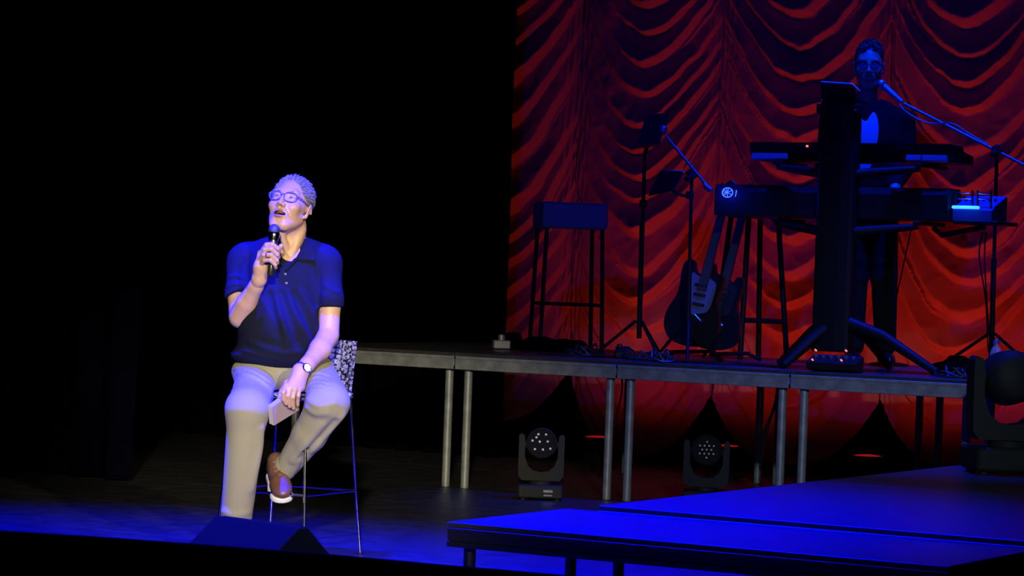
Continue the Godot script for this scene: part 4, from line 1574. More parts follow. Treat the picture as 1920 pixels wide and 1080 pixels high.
# a head about its own middle: x to its left, y up, z ahead (metres)
func head_prims() -> Array:
	var p := [
		E(Vector3(0, 0.035, -0.015), Vector3(0.0745, 0.086, 0.094), 0.0),
		E(Vector3(0, -0.012, 0.028), Vector3(0.064, 0.088, 0.063), 0.03),
		E(Vector3(0, -0.066, 0.026), Vector3(0.054, 0.046, 0.056), 0.03),
		C(Vector3(-0.014, -0.104, 0.066), 0.017, Vector3(0.014, -0.104, 0.066), 0.017, 0.03),
		C(Vector3(-0.052, -0.055, 0.0), 0.016, Vector3(-0.026, -0.098, 0.055), 0.015, 0.025),
		C(Vector3(0.052, -0.055, 0.0), 0.016, Vector3(0.026, -0.098, 0.055), 0.015, 0.025),
		C(Vector3(-0.04, 0.034, 0.073), 0.011, Vector3(0.04, 0.034, 0.073), 0.011, 0.02),
	]
	for s in [-1.0, 1.0]:
		p.append(E(Vector3(s * 0.043, -0.022, 0.062), Vector3(0.022, 0.022, 0.02), 0.022))
		p.append(cut(E(Vector3(s * 0.033, 0.014, 0.103), Vector3(0.021, 0.013, 0.02), 0.016)))
		p.append(E(Vector3(s * 0.032, 0.012, 0.076), Vector3(0.015, 0.0125, 0.0125), 0.004))           # lids
		p.append(cut(C(Vector3(s * 0.020, 0.0105, 0.0905), 0.0018, Vector3(s * 0.044, 0.0115, 0.0865), 0.0016, 0.003)))  # the narrow eye
		p.append(C(Vector3(s * 0.022, -0.004, 0.087), 0.004, Vector3(s * 0.044, -0.004, 0.08), 0.004, 0.008))   # bag under the eye
	p.append(C(Vector3(0, 0.024, 0.084), 0.0075, Vector3(0, -0.022, 0.110), 0.0105, 0.014))
	for s in [-1.0, 1.0]:
		p.append(E(Vector3(s * 0.0125, -0.028, 0.098), Vector3(0.009, 0.0085, 0.012), 0.008))
		p.append(cut(E(Vector3(s * 0.007, -0.0365, 0.106), Vector3(0.0042, 0.006, 0.0055), 0.003)))
		p.append(cut(C(Vector3(s * 0.023, -0.03, 0.096), 0.003, Vector3(s * 0.036, -0.058, 0.083), 0.003, 0.012)))   # smile line
	# an open mouth with lips
	p.append(E(Vector3(0, -0.062, 0.078), Vector3(0.03, 0.024, 0.02), 0.015))
	p.append(cut(E(Vector3(0, -0.0635, 0.096), Vector3(0.028, 0.0105, 0.026), 0.003)))
	p.append(C(Vector3(-0.031, -0.0575, 0.081), 0.0032, Vector3(-0.006, -0.0505, 0.0985), 0.0042, 0.004))
	p.append(C(Vector3(0.006, -0.0505, 0.0985), 0.0042, Vector3(0.031, -0.0575, 0.081), 0.0032, 0.004))
	p.append(C(Vector3(-0.006, -0.0505, 0.0985), 0.0042, Vector3(0.006, -0.0505, 0.0985), 0.0042, 0.004))
	p.append(C(Vector3(-0.029, -0.063, 0.081), 0.0032, Vector3(-0.008, -0.0765, 0.096), 0.005, 0.004))
	p.append(C(Vector3(0.008, -0.0765, 0.096), 0.005, Vector3(0.029, -0.063, 0.081), 0.0032, 0.004))
	p.append(C(Vector3(-0.008, -0.0765, 0.096), 0.005, Vector3(0.008, -0.0765, 0.096), 0.005, 0.004))
	p.append(cut(C(Vector3(-0.012, -0.088, 0.096), 0.005, Vector3(0.012, -0.088, 0.096), 0.005, 0.012)))
	for s in [-1.0, 1.0]:
		var b := Basis(Vector3.BACK, -0.12 * s) * Basis(Vector3.UP, s * 0.35)
		p.append(E(Vector3(s * 0.0785, -0.008, -0.012), Vector3(0.0075, 0.032, 0.018), 0.006, b))
		p.append(C(Vector3(s * 0.083, 0.016, -0.02), 0.0045, Vector3(s * 0.084, -0.012, -0.03), 0.004, 0.006))
		p.append(E(Vector3(s * 0.075, -0.034, -0.004), Vector3(0.007, 0.009, 0.008), 0.006))
		p.append(cut(E(Vector3(s * 0.086, -0.008, -0.008), Vector3(0.006, 0.015, 0.0085), 0.004, b)))
	return p

func head_tints() -> Array:
	var lip := Color(0.36, 0.12, 0.10)
	return [
		[Vector3(0, -0.0635, 0.085), Vector3(0.031, 0.0125, 0.024), Color(0.04, 0.010, 0.008), 0.2],
		[Vector3(0, -0.051, 0.1), Vector3(0.03, 0.006, 0.012), lip, 0.6],
		[Vector3(0, -0.0765, 0.098), Vector3(0.026, 0.0075, 0.010), lip, 0.6],
		[Vector3(-0.045, -0.025, 0.07), Vector3(0.025, 0.02, 0.03), Color(0.5, 0.23, 0.15), 0.9],
		[Vector3(0.045, -0.025, 0.07), Vector3(0.025, 0.02, 0.03), Color(0.5, 0.23, 0.15), 0.9],
		[Vector3(0, -0.024, 0.112), Vector3(0.014, 0.014, 0.014), Color(0.5, 0.22, 0.15), 0.9],
		[Vector3(0.032, 0.0115, 0.09), Vector3(0.0155, 0.0068, 0.012), Color(0.06, 0.035, 0.03), 0.6],
		[Vector3(-0.032, 0.0115, 0.09), Vector3(0.0155, 0.0068, 0.012), Color(0.06, 0.035, 0.03), 0.6],
		[Vector3(0.088, -0.008, -0.008), Vector3(0.008, 0.012, 0.008), Color(0.3, 0.1, 0.08), 0.7],
	]

func moved(prims: Array, t: Transform3D) -> Array:       # the same shapes in another frame
	var out := []
	for p in prims:
		var r: Array = p.duplicate()
		match p[0].right(1):
			"c":
				r[1] = t * p[1]
				r[3] = t * p[3]
			"e", "b":
				r[1] = t * p[1]
				r[3] = t.basis * p[3]
			"t":
				r[1] = t * p[1]
				r[2] = t * p[2]
				r[3] = t * p[3]
		out.append(r)
	return out

func finger(out: Array, pts: Array, r0: float, r1: float) -> void:
	var n := pts.size()
	for k in n - 1:
		out.append(C(pts[k], lerpf(r0, r1, float(k) / (n - 1)), pts[k + 1], lerpf(r0, r1, float(k + 1) / (n - 1)), 0.0025))

func fold(prims: Array, out: Array, path: Array, r: float, sink: float, k: float, cutting := false) -> void:
	var p2 := []
	for e in path:
		p2.append(Vector3(e[0], e[1], 0))
	p2 = curve(p2, 4)
	var n := p2.size()
	var pts := PackedVector3Array()
	var rad := PackedFloat32Array()
	for i in n:
		var z := front_z(prims, p2[i].x, p2[i].y)
		var w := sin(PI * (i + 0.5) / n)
		pts.append(q(p2[i].x, p2[i].y, z - sink + (0.005 * (1.0 - w) if cutting else -0.005 * (1.0 - w))))
		rad.append(r * (0.6 + 0.4 * w))
	out.append([("-p" if cutting else "p"), pts, rad, k])

func build_presenter() -> void:
	var T := frame(11.59, -0.885, 0.0)
	build_seat(T)
	var o := thing("person", "person in navy polo and beige trousers sitting on a tall stool with a microphone", "person", Vector3.ZERO, "", T)
	var HT := Transform3D(Basis(Vector3.UP, -0.27) * Basis(Vector3.RIGHT, -0.31) * Basis(Vector3.BACK, -0.11), q(544, 387, 0.035))
	var HI := HT.affine_inverse()

	# ---- head, on a fine grid
	var hp := head_prims()
	hp.append(C(HI * q(549, 425, 0.0), 0.056, HI * q(543, 482, -0.03), 0.062, 0.03))
	hp.append(C(HI * q(528, 440, 0.075), 0.012, HI * q(540, 478, 0.045), 0.012, 0.03))
	hp.append(C(HI * q(566, 432, 0.02), 0.013, HI * q(546, 482, 0.05), 0.012, 0.02))
	var hm := sdf(hp, 0.0032)
	tint(hm, SKIN, head_tints())

	# ---- hands
	var hr := []      # the hand round the microphone
	var wr := q(486, 524, 0.19)
	hr.append(C(q(478, 541, 0.17), 0.019, wr, 0.0245, 0.02))
	hr.append(C(wr, 0.025, q(488, 500, 0.215), 0.027, 0.02))
	hr.append(C(wr, 0.022, q(496, 497, 0.2), 0.022, 0.02))
	hr.append(C(q(487, 505, 0.21), 0.022, q(490, 476, 0.225), 0.017, 0.015))
	hr.append(C(q(498, 505, 0.2), 0.02, q(497, 470, 0.205), 0.014, 0.015))
	finger(hr, [q(494, 467, 0.222), q(500, 459, 0.248), q(511, 458, 0.258), q(521, 466, 0.248), q(524, 471, 0.232)], 0.0105, 0.0085)
	finger(hr, [q(489, 476, 0.228), q(497, 468, 0.258), q(509, 467, 0.27), q(520, 477, 0.258), q(522, 482, 0.242)], 0.011, 0.0088)
	finger(hr, [q(487, 486, 0.23), q(495, 478, 0.264), q(508, 478, 0.277), q(519, 488, 0.266), q(520, 493, 0.25)], 0.0105, 0.0085)
	finger(hr, [q(489, 496, 0.23), q(496, 488, 0.264), q(507, 488, 0.278), q(516, 497, 0.268), q(517, 502, 0.254)], 0.0095, 0.0075)
	finger(hr, [q(497, 492, 0.2), q(509, 476, 0.198), q(522, 468, 0.2), q(527, 461, 0.206)], 0.0125, 0.0095)   # thumb behind
	var hrm := sdf(hr, 0.003)
	tint(hrm, SKIN, [])
	var hl := []      # the hand with the cards
	var wl := q(563, 696, 0.27)
	hl.append(C(q(574, 684, 0.24), 0.021, wl, 0.0265, 0.02))
	hl.append(C(wl, 0.024, q(541, 727, 0.33), 0.016, 0.02))
	hl.append(C(wl, 0.025, q(551, 730, 0.32), 0.017, 0.02))
	hl.append(C(wl, 0.024, q(560, 729, 0.3), 0.016, 0.02))
	hl.append(C(q(566, 700, 0.26), 0.02, q(565, 727, 0.28), 0.014, 0.02))
	finger(hl, [q(536, 722, 0.328), q(531, 736, 0.358), q(532, 749, 0.346), q(536, 757, 0.332)], 0.0105, 0.008)
	finger(hl, [q(543, 727, 0.335), q(540, 742, 0.343), q(541, 754, 0.328), q(543, 762, 0.317)], 0.011, 0.0082)
	finger(hl, [q(552, 730, 0.328), q(549, 745, 0.331), q(549, 757, 0.312), q(550, 765, 0.3)], 0.0105, 0.0082)
	finger(hl, [q(561, 729, 0.312), q(559, 742, 0.315), q(558, 752, 0.298), q(558, 759, 0.288)], 0.0095, 0.0075)
	finger(hl, [q(556, 706, 0.27), q(538, 718, 0.285), q(528, 734, 0.285), q(524, 745, 0.287)], 0.0135, 0.0095)
	var hlm := sdf(hl, 0.003)
	tint(hlm, SKIN, [])

	# ---- body under the clothes, one skin
	var torso := [
		E(q(535, 530, -0.015), Vector3(76, 92, 51) * PX, 0.0, Basis(Vector3.RIGHT, -0.38)),
		E(q(525, 622, 0.035), Vector3(70, 70, 56) * PX, 0.05),
		C(q(470, 490, -0.08), 26 * PX, q(602, 493, -0.02), 26 * PX, 0.04),
		C(q(545, 470, -0.03), 27 * PX, q(540, 510, -0.01), 34 * PX, 0.04),
		E(q(526, 695, -0.02), Vector3(80, 40, 52) * PX, 0.05),
	]
	var bp := torso.duplicate()
	# his right arm, hand raised
	bp.append(C(q(457, 495, -0.08), 24 * PX, q(449, 560, 0.0), 21 * PX, 0.01))
	bp.append(C(q(449, 560, 0.0), 22 * PX, q(450, 596, 0.045), 20 * PX, 0.006))
	bp.append(C(q(450, 594, 0.055), 21 * PX, q(463, 567, 0.105), 20 * PX, 0.006))
	bp.append(C(q(463, 567, 0.105), 19.5 * PX, q(480, 537, 0.165), 13.5 * PX, 0.006))
	bp.append(C(q(480, 537, 0.165), 13 * PX, wr, 11.5 * PX, 0.015))
	# his left arm, resting on the thigh
	bp.append(C(q(612, 500, -0.01), 25 * PX, q(618, 575, 0.05), 21 * PX, 0.01))
	bp.append(C(q(618, 575, 0.05), 20.5 * PX, q(616, 628, 0.07), 19.5 * PX, 0.006))
	bp.append(C(q(615, 629, 0.075), 20.5 * PX, q(600, 655, 0.14), 19 * PX, 0.006))
	bp.append(C(q(600, 655, 0.14), 19 * PX, q(576, 683, 0.235), 13.5 * PX, 0.02))
	bp.append(C(q(576, 683, 0.235), 13.5 * PX, wl, 12.5 * PX, 0.015))
	# legs
	bp.append(C(q(488, 708, 0.0), 34 * PX, q(465, 772, 0.34), 27 * PX, 0.04))
	bp.append(C(q(465, 775, 0.345), 27 * PX, q(446, 985, 0.26), 17 * PX, 0.03))
	bp.append(C(q(585, 708, 0.0), 34 * PX, q(614, 757, 0.29), 29 * PX, 0.04))
	bp.append(C(q(614, 760, 0.295), 27 * PX, q(534, 878, 0.12), 16 * PX, 0.03))
	bp.append_array(seat_cuts)
	bp.append_array(rail_cuts)
	var bm := sdf(bp, 0.0075)
	tint(bm, SKIN, [])
	bm.add(hm, HT)
	bm.add(hrm)
	bm.add(hlm)
	var skin := mat("skin", SKIN, 0.48, 0.0, {"vc": true, "sss": 0.12, "relief": noise_tex("skin_relief", 0.08, FastNoiseLite.TYPE_SIMPLEX_SMOOTH, 0, 1, 12, 2.0), "depth": 0.12, "scale": 9.0})
	var body := commit(bm, "body", skin, o)

	# ---- polo shirt
	var sh := [
		C(q(458, 492, -0.08), 31 * PX, q(451, 548, -0.005), 28.5 * PX, 0.03),
		C(q(451, 548, -0.005), 28.5 * PX, q(449, 572, 0.02), 30 * PX, 0.01),
		C(q(608, 497, -0.01), 30 * PX, q(619, 560, 0.05), 25 * PX, 0.03),
		C(q(619, 560, 0.05), 25 * PX, q(620, 595, 0.055), 25.5 * PX, 0.01),
	]
	# sleeve openings
	var cutr := (q(426, 556, 0.0) - q(464, 541, 0.0)).normalized()
	var ctr := q(447, 549, 0.02)
	var down := Vector3(cutr.y, -cutr.x, 0.0)
	if down.y > 0:
		down = -down
	down = (down + Vector3(0, 0, 0.25)).normalized()
	var sx := down.cross(Vector3.BACK).normalized()
	sh.append(["-b", ctr + down * 0.075, Vector3(0.12, 0.075, 0.15), Basis(sx, down, sx.cross(down)), 0.0, 0.004])
	var down2 := Vector3(0.06, -1.0, 0.1).normalized()
	var sx2 := down2.cross(Vector3.BACK).normalized()
	sh.append(["-b", q(620, 577, 0.055) + down2 * 0.06, Vector3(0.1, 0.06, 0.15), Basis(sx2, down2, sx2.cross(down2)), 0.0, 0.004])
	# trunk
	sh.append_array([
		E(q(535, 530, -0.015), Vector3(82, 98, 57) * PX, 0.032, Basis(Vector3.RIGHT, -0.38)),
		E(q(523, 622, 0.035), Vector3(77, 76, 63) * PX, 0.05),
		E(q(517, 668, 0.015), Vector3(84, 26, 62) * PX, 0.05),
		C(q(470, 490, -0.08), 32 * PX, q(602, 493, -0.02), 32 * PX, 0.06),
		C(q(500, 478, -0.06), 22 * PX, q(580, 478, -0.03), 23 * PX, 0.04),
		C(q(545, 466, -0.06), 28 * PX, q(540, 505, -0.04), 36 * PX, 0.04),
	])
	var shb := sh.duplicate()
	# folds that run down from the chest and across the belly
	var fl := []
	fold(shb, fl, [[514, 548], [524, 585], [536, 620], [543, 648]], 0.009, 0.007, 0.03)
	fold(shb, fl, [[540, 545], [552, 580], [568, 615], [582, 642]], 0.009, 0.007, 0.03)
	fold(shb, fl, [[564, 548], [578, 572], [590, 600], [597, 625]], 0.008, 0.006, 0.03)
	fold(shb, fl, [[527, 550], [537, 585], [549, 617], [556, 640]], 0.006, -0.004, 0.03, true)
	fold(shb, fl, [[552, 550], [564, 580], [579, 608], [591, 632]], 0.006, -0.004, 0.03, true)
	fold(shb, fl, [[506, 552], [513, 595], [520, 625]], 0.006, -0.004, 0.03, true)
	fold(shb, fl, [[470, 640], [500, 655], [530, 662], [560, 660]], 0.008, 0.003, 0.02)
	fold(shb, fl, [[455, 655], [490, 666], [520, 670]], 0.007, 0.003, 0.015)
	fold(shb, fl, [[466, 478], [462, 500], [464, 530]], 0.006, 0.0, 0.02, true)
	fold(shb, fl, [[600, 480], [596, 505], [597, 540], [596, 570]], 0.006, 0.0, 0.02, true)
	fold(shb, fl, [[430, 520], [445, 518], [458, 524]], 0.006, 0.003, 0.012)
	fold(shb, fl, [[428, 536], [444, 533], [460, 535]], 0.006, 0.003, 0.012)
	fold(shb, fl, [[610, 535], [622, 545], [636, 548]], 0.006, 0.003, 0.012)
	sh.append_array(fl)
	# the open neck
	sh.append(cut(C(q(546, 438, 0.05), 26 * PX, q(545, 470, 0.06), 20 * PX, 0.012)))
	sh.append(cut(C(q(546, 468, 0.09), 15 * PX, q(536, 506, 0.16), 3.5 * PX, 0.006)))
	sh.append(cut(C(q(545, 470, 0.15), 14 * PX, q(536, 504, 0.2), 4 * PX, 0.006)))
	sh.append_array(seat_cuts)
	sh.append(["-b", q(520, 705, 0.0), Vector3(0.3, 0.042, 0.3), Basis(Vector3.BACK, -0.03), 0.0, 0.004])
	var shirt := commit(sdf(sh, 0.0055), "polo_shirt", mat("navy_pique", Color(0.0062, 0.0075, 0.021), 0.85, 0.0, {"spec": 0.25, "relief": weave_tex(), "depth": 0.5, "scale": 10.0}), body)
	shirt.set_meta("label", "dark navy short-sleeved polo shirt")
	# collar: a stand round the neck and two flaps lying on the chest
	var z1 := front_z(shb, 580, 490) + 0.003
	var z2 := front_z(shb, 556, 490) + 0.004
	var z3 := front_z(shb, 500, 488) + 0.003
	var z4 := front_z(shb, 522, 495) + 0.004
	var col := []
	var ringp := [q(530, 500, z4), q(521, 478, front_z(shb, 521, 478) + 0.002), q(519, 458, front_z(shb, 517, 462) - 0.004), q(527, 446, -0.04), q(546, 441, -0.075), q(566, 443, -0.045), q(573, 452, front_z(shb, 576, 458) - 0.004), q(569, 474, front_z(shb, 569, 474) + 0.002), q(553, 488, z2), q(537, 506, front_z(shb, 537, 506) + 0.002)]
	for k in ringp.size() - 1:
		col.append(C(ringp[k], 0.006, ringp[k + 1], 0.006, 0.006))
	commit(sdf(col, 0.0035), "collar", mat("navy_pique", Color()), shirt)
	for e in [[[573, 452], [590, 462], [593, 493], [552, 489]], [[520, 456], [505, 463], [497, 491], [531, 500]]]:
		var g := 12
		var pf := PackedVector3Array()
		for a in g:
			for b in g:
				var u := a / (g - 1.0)
				var w := b / (g - 1.0)
				var top := Vector2(e[0][0], e[0][1]).lerp(Vector2(e[1][0], e[1][1]), w)
				var bot := Vector2(e[3][0], e[3][1]).lerp(Vector2(e[2][0], e[2][1]), w)
				var pp := top.lerp(bot, u)
				var rim := 0.0065 if a > 0 and a < g - 1 and b > 0 and b < g - 1 else -0.003
				pf.append(q(pp.x, pp.y, front_z(shb, pp.x, pp.y) + rim))
		var fm := MB.new()
		fm.sheet(pf, g, g)
		commit(fm, "collar_flap", mat("navy_pique", Color()), shirt)
	for p in [[535, 514], [537, 531]]:
		var b := MB.new()
		var z := front_z(sh, p[0], p[1])
		b.lathe([Vector2(0.0055, -0.002), Vector2(0.0055, 0.002), Vector2(0.004, 0.003), Vector2(0, 0.0025)], q(p[0], p[1], z), Basis(Vector3.RIGHT, PI / 2), 14)
		commit(b, "button", mat("navy_button", Color(0.1, 0.1, 0.14), 0.3), shirt)

	# ---- trousers
	var tr := [
		E(q(526, 697, -0.02), Vector3(90, 36, 62) * PX, 0.0),
		C(q(487, 708, 0.0), 44 * PX, q(464, 765, 0.32), 36 * PX, 0.05),
		C(q(464, 768, 0.33), 36 * PX, q(442, 980, 0.265), 28 * PX, 0.05),
		C(q(588, 708, 0.0), 44 * PX, q(615, 752, 0.27), 38 * PX, 0.05),
		C(q(615, 757, 0.285), 37 * PX, q(580, 815, 0.21), 31 * PX, 0.03),
		C(q(580, 815, 0.21), 31 * PX, q(536, 878, 0.125), 21.5 * PX, 0.02),
	]
	tr.append(["-b", q(526, 652, 0.0), Vector3(0.3, 0.02, 0.3), Basis(Vector3.BACK, -0.03), 0.0, 0.006])
	tr.append_array(seat_cuts)
	tr.append_array(rail_cuts)
	var trb := tr.duplicate()
	var tf := []
	fold(trb, tf, [[440, 690], [470, 696], [505, 715]], 0.008, 0.003, 0.016)
	fold(trb, tf, [[445, 700], [475, 706], [508, 728]], 0.008, 0.003, 0.016)
	fold(trb, tf, [[488, 805], [486, 840], [478, 880], [470, 915]], 0.009, 0.006, 0.035)
	fold(trb, tf, [[418, 958], [440, 966], [466, 960]], 0.008, 0.005, 0.02)
	fold(trb, tf, [[580, 750], [600, 762], [625, 755]], 0.009, 0.006, 0.03)
	fold(trb, tf, [[577, 764], [592, 774], [612, 773]], 0.008, 0.005, 0.025)
	fold(trb, tf, [[640, 780], [612, 812], [580, 845]], 0.010, 0.006, 0.03)
	fold(trb, tf, [[602, 795], [574, 830], [550, 862]], 0.010, 0.006, 0.03)
	fold(trb, tf, [[628, 792], [600, 824], [566, 860]], 0.006, -0.003, 0.03, true)
	for k in 5:
		fold(trb, tf, [[580, 702 + k * 8], [598, 698 + k * 8], [616, 704 + k * 8]], 0.004, 0.001, 0.01)
	tr.append_array(tf)
	tr.append_array(seat_cuts)
	var pants := commit(sdf(tr, 0.0055), "trousers", mat("beige_chino", Color(0.27, 0.25, 0.18), 0.85, 0.0, {"sheen": 0.2, "relief": weave_tex(), "depth": 0.35, "scale": 14.0}), body)
	pants.set_meta("label", "beige chino trousers")
	# fly seam and cuff
	var cu := []
	var ca := q(536, 874, 0.125)
	var cd := (q(536, 878, 0.125) - q(580, 815, 0.21)).normalized()
	cu.append(C(ca - cd * 0.004, 0.0495, ca + cd * 0.026, 0.0475, 0.004))
	cu.append(cut(C(ca + cd * 0.05, 0.045, ca + cd * 0.09, 0.045, 0.004)))
	commit(sdf(cu, 0.005), "cuff", mat("beige_chino", Color()), pants)

	# ---- shoes
	var sb := q(525, 922, 0.235) - q(512, 882, 0.06)
	shoe(body, q(522, 897, 0.13), sb.normalized(), 0.1)
	shoe(body, Vector3(q(441, 990, 0.3).x, 0.055, 0.33), Vector3(-0.12, 0, 1).normalized(), 0.0)

	# ---- hair
	rng.seed = 21
	var ha := [
		E(Vector3(0, 0.036, -0.02), Vector3(0.0785, 0.0905, 0.0955), 0.0),
		cut(E(Vector3(0, -0.03, 0.075), Vector3(0.071, 0.128, 0.078), 0.006)),
		["-b", Vector3(0, -0.14, 0), Vector3(0.12, 0.105, 0.15), Basis(Vector3.RIGHT, 0.25), 0.0, 0.01],
		cut(E(Vector3(0.085, -0.012, -0.01), Vector3(0.02, 0.032, 0.025), 0.004)),
		cut(E(Vector3(-0.085, -0.012, -0.01), Vector3(0.02, 0.032, 0.025), 0.004)),
	]
	for s in [-1.0, 1.0]:
		ha.append(C(Vector3(s * 0.016, 0.0335, 0.0885), 0.0022, Vector3(s * 0.034, 0.0385, 0.086), 0.003, 0.002))
		ha.append(C(Vector3(s * 0.034, 0.0385, 0.086), 0.003, Vector3(s * 0.05, 0.032, 0.074), 0.0018, 0.002))
	var hh := MB.new()
	hh.add(sdf(ha, 0.0032), HT)
	for k in 2600:
		var d := Vector3(rng.randfn(), absf(rng.randfn()) + 0.02, rng.randfn()).normalized()
		var pos := Vector3(0, 0.036, -0.02) + d * Vector3(0.0775, 0.0895, 0.0945)
		if ((pos - Vector3(0, -0.03, 0.075)) / Vector3(0.069, 0.126, 0.075)).length() < 1.0 or pos.y < 0.012:
			continue
		var frontal := smoothstep(0.02, 0.06, pos.z) * smoothstep(0.06, 0.1, pos.y)
		var flow := Vector3(0.35, 0.25, -0.75).lerp(Vector3(0.3, 1.0, -0.35), frontal)
		if absf(d.x) > 0.75:
			flow = Vector3(0, -0.35, -0.8)
		flow = (flow - d * flow.dot(d) * 0.8 + d * (0.4 + 0.6 * frontal) + Vector3(rng.randf_range(-0.25, 0.25), rng.randf_range(-0.1, 0.25), rng.randf_range(-0.25, 0.25))).normalized()
		var ln := rng.randf_range(0.012, 0.026) * (1.0 + 0.25 * frontal)
		var p1 := pos + flow * ln * 0.55
		var p2 := p1 + (flow - d * 0.35).normalized() * ln * 0.45
		hh.tube([HT * pos, HT * p1, HT * p2], [0.0022, 0.0018, 0.0005], 4, false)
	var hair := commit(hh, "hair", mat("grey_hair", Color(0.2, 0.185, 0.17), 0.55, 0.0, {"spec": 0.4}), body)
	hair.set_meta("label", "short swept-up grey hair")
	# teeth
	var te := MB.new()
	te.add(sdf([C(Vector3(-0.016, -0.0555, 0.078), 0.0032, Vector3(0, -0.0545, 0.086), 0.0034, 0.003), C(Vector3(0, -0.0545, 0.086), 0.0034, Vector3(0.016, -0.0555, 0.078), 0.0032, 0.003)], 0.0018), HT)
	commit(te, "teeth", mat("teeth", Color(0.4, 0.34, 0.28), 0.3), body)

	# ---- spectacles
	var gm := MB.new()
	var lens := []
	for s in [-1.0, 1.0]:
		var c := Vector3(s * 0.0335, 0.009, 0.108)
		var ringg := []
		for k in 29:
			var a := TAU * k / 28.0
			var xx := signf(cos(a)) * pow(absf(cos(a)), 0.7) * 0.0255
			var yy := signf(sin(a)) * pow(absf(sin(a)), 0.75) * 0.0195
			ringg.append(HT * (c + Vector3(xx, yy, -absf(xx + s * 0.033) * 0.22)))
		gm.tube(ringg, 0.0021, 8, false)
		lens.append(ringg)
		gm.tube([HT * Vector3(s * 0.059, 0.017, 0.098), HT * Vector3(s * 0.072, 0.015, 0.082), HT * Vector3(s * 0.0815, 0.011, 0.03), HT * Vector3(s * 0.083, 0.012, -0.012)], [0.0026, 0.0028, 0.0022, 0.002], 8)
	gm.tube([HT * Vector3(-0.009, 0.014, 0.103), HT * Vector3(0, 0.018, 0.106), HT * Vector3(0.009, 0.014, 0.103)], 0.002, 8)
	var gl := commit(gm, "spectacles", mat("spectacle_frame", Color(0.16, 0.14, 0.28), 0.2, 0.3), body)
	for rg in lens:
		var lm := MB.new()
		lm.poly(rg.slice(0, 28), HT.basis.z)
		commit(lm, "lens", mat("lens_glass", Color(0.9, 0.92, 1.0), 0.04, 0.0, {"alpha": 0.04, "spec": 0.4}), gl)

	# ---- wristwatch and ring
	var ax := (q(553, 708, 0.295) - q(576, 683, 0.235)).normalized()
	var wc := q(565, 694, 0.262)
	var sd := ax.cross(Vector3.BACK).normalized()
	var wb := Basis(sd, ax, sd.cross(ax))
	var wm := MB.new()
	wm.lathe([Vector2(0.033, -0.011), Vector2(0.035, -0.01), Vector2(0.035, 0.01), Vector2(0.033, 0.011)], wc, wb, 28)
	var strap := commit(wm, "watch_strap", mat("watch_strap", Color(0.03, 0.022, 0.02), 0.5), body)
	var face_d := (Vector3(0.62, 0.25, 0.85) - ax * ax.dot(Vector3(0.62, 0.25, 0.85))).normalized()
	var fs := face_d.cross(ax).normalized()
	var fb := Basis(fs, face_d, fs.cross(face_d))
	wm = MB.new()
	wm.lathe([Vector2(0.017, -0.004), Vector2(0.02, 0.0), Vector2(0.02, 0.006), Vector2(0.0175, 0.009), Vector2(0.016, 0.008)], wc + face_d * 0.0335, fb, 24)
	commit(wm, "watch_case", mat("chrome", Color(0.75, 0.75, 0.77), 0.12, 1.0), strap)
	wm = MB.new()
	wm.lathe([Vector2(0.0165, 0.0075), Vector2(0, 0.0078)], wc + face_d * 0.0335, fb, 24)
	commit(wm, "watch_dial", mat("watch_dial", Color(0.8, 0.8, 0.78), 0.3), strap)
	var rm := MB.new()
	var rc := q(501, 478, 0.271)
	var rd := (q(508, 478, 0.277) - q(495, 478, 0.264)).normalized()
	var rs := rd.cross(Vector3.UP).normalized()
	rm.lathe([Vector2(0.0102, -0.002), Vector2(0.0112, -0.0018), Vector2(0.0112, 0.0018), Vector2(0.0102, 0.002)], rc, Basis(rs, rd, rs.cross(rd)), 20)
	commit(rm, "finger_ring", mat("gold", Color(0.8, 0.55, 0.25), 0.2, 1.0), body)

	# ---- the microphone he holds
	var m0 := q(507, 518, 0.25)
	var m1 := q(514.5, 430, 0.215)
	var md := (m1 - m0).normalized()
	var ms := md.cross(Vector3.BACK).normalized()
	var mb := Basis(ms, md, ms.cross(md))
	var L := m0.distance_to(m1)
	var mic := thing("handheld_microphone", "black handheld microphone with a silver collar in the presenter's raised hand", "microphone", m0, "", T)
	wm = MB.new()
	wm.lathe([Vector2(0, 0), Vector2(0.0125, 0.0), Vector2(0.0145, 0.004), Vector2(0.015, 0.06), Vector2(0.0165, 0.12), Vector2(0.0185, L - 0.045), Vector2(0.0, L - 0.045)], m0, mb, 24)
	commit(wm, "handle", mat("mic_black", Color(0.015, 0.015, 0.017), 0.22), mic)
	wm = MB.new()
	wm.lathe([Vector2(0.0185, L - 0.047), Vector2(0.0225, L - 0.03), Vector2(0.0235, L - 0.018), Vector2(0.022, L - 0.014), Vector2(0.018, L - 0.014)], m0, mb, 24)
	commit(wm, "collar", mat("chrome", Color()), mic)
	wm = MB.new()
	var pr := []
	for k in 11:
		var a := -0.6 + (PI / 2 + 0.6) * k / 10.0
		pr.append(Vector2(maxf(cos(a) * 0.0235, 0.0), L - 0.002 + sin(a) * 0.0235))
	wm.lathe(pr, m0, mb, 24)
	commit(wm, "grille", mat("mic_mesh", Color(0.12, 0.12, 0.14), 0.35, 0.7, {"relief": weave_tex(), "depth": 1.0, "scale": 30.0}), mic)

	# ---- cue cards
	var k0 := q(511, 764, 0.379)
	var k1 := q(551, 735, 0.281)
	var k2 := q(562, 768, 0.235)
	var k3 := q(514, 798, 0.354)
	var cards := thing("cue_cards", "thick pale stack of cue cards in the hand resting on the thigh", "cards", k3, "", T)
	wm = MB.new()
	var kn := (k1 - k0).cross(k3 - k0).normalized()
	if kn.z < 0:
		kn = -kn
	wm.slab(k0 - kn * 0.001, k1 - kn * 0.001, k2 - kn * 0.001, k3 - kn * 0.001, 0.0025)
	commit(wm, "top_card", mat("card", Color(0.3, 0.23, 0.25), 0.6), cards)
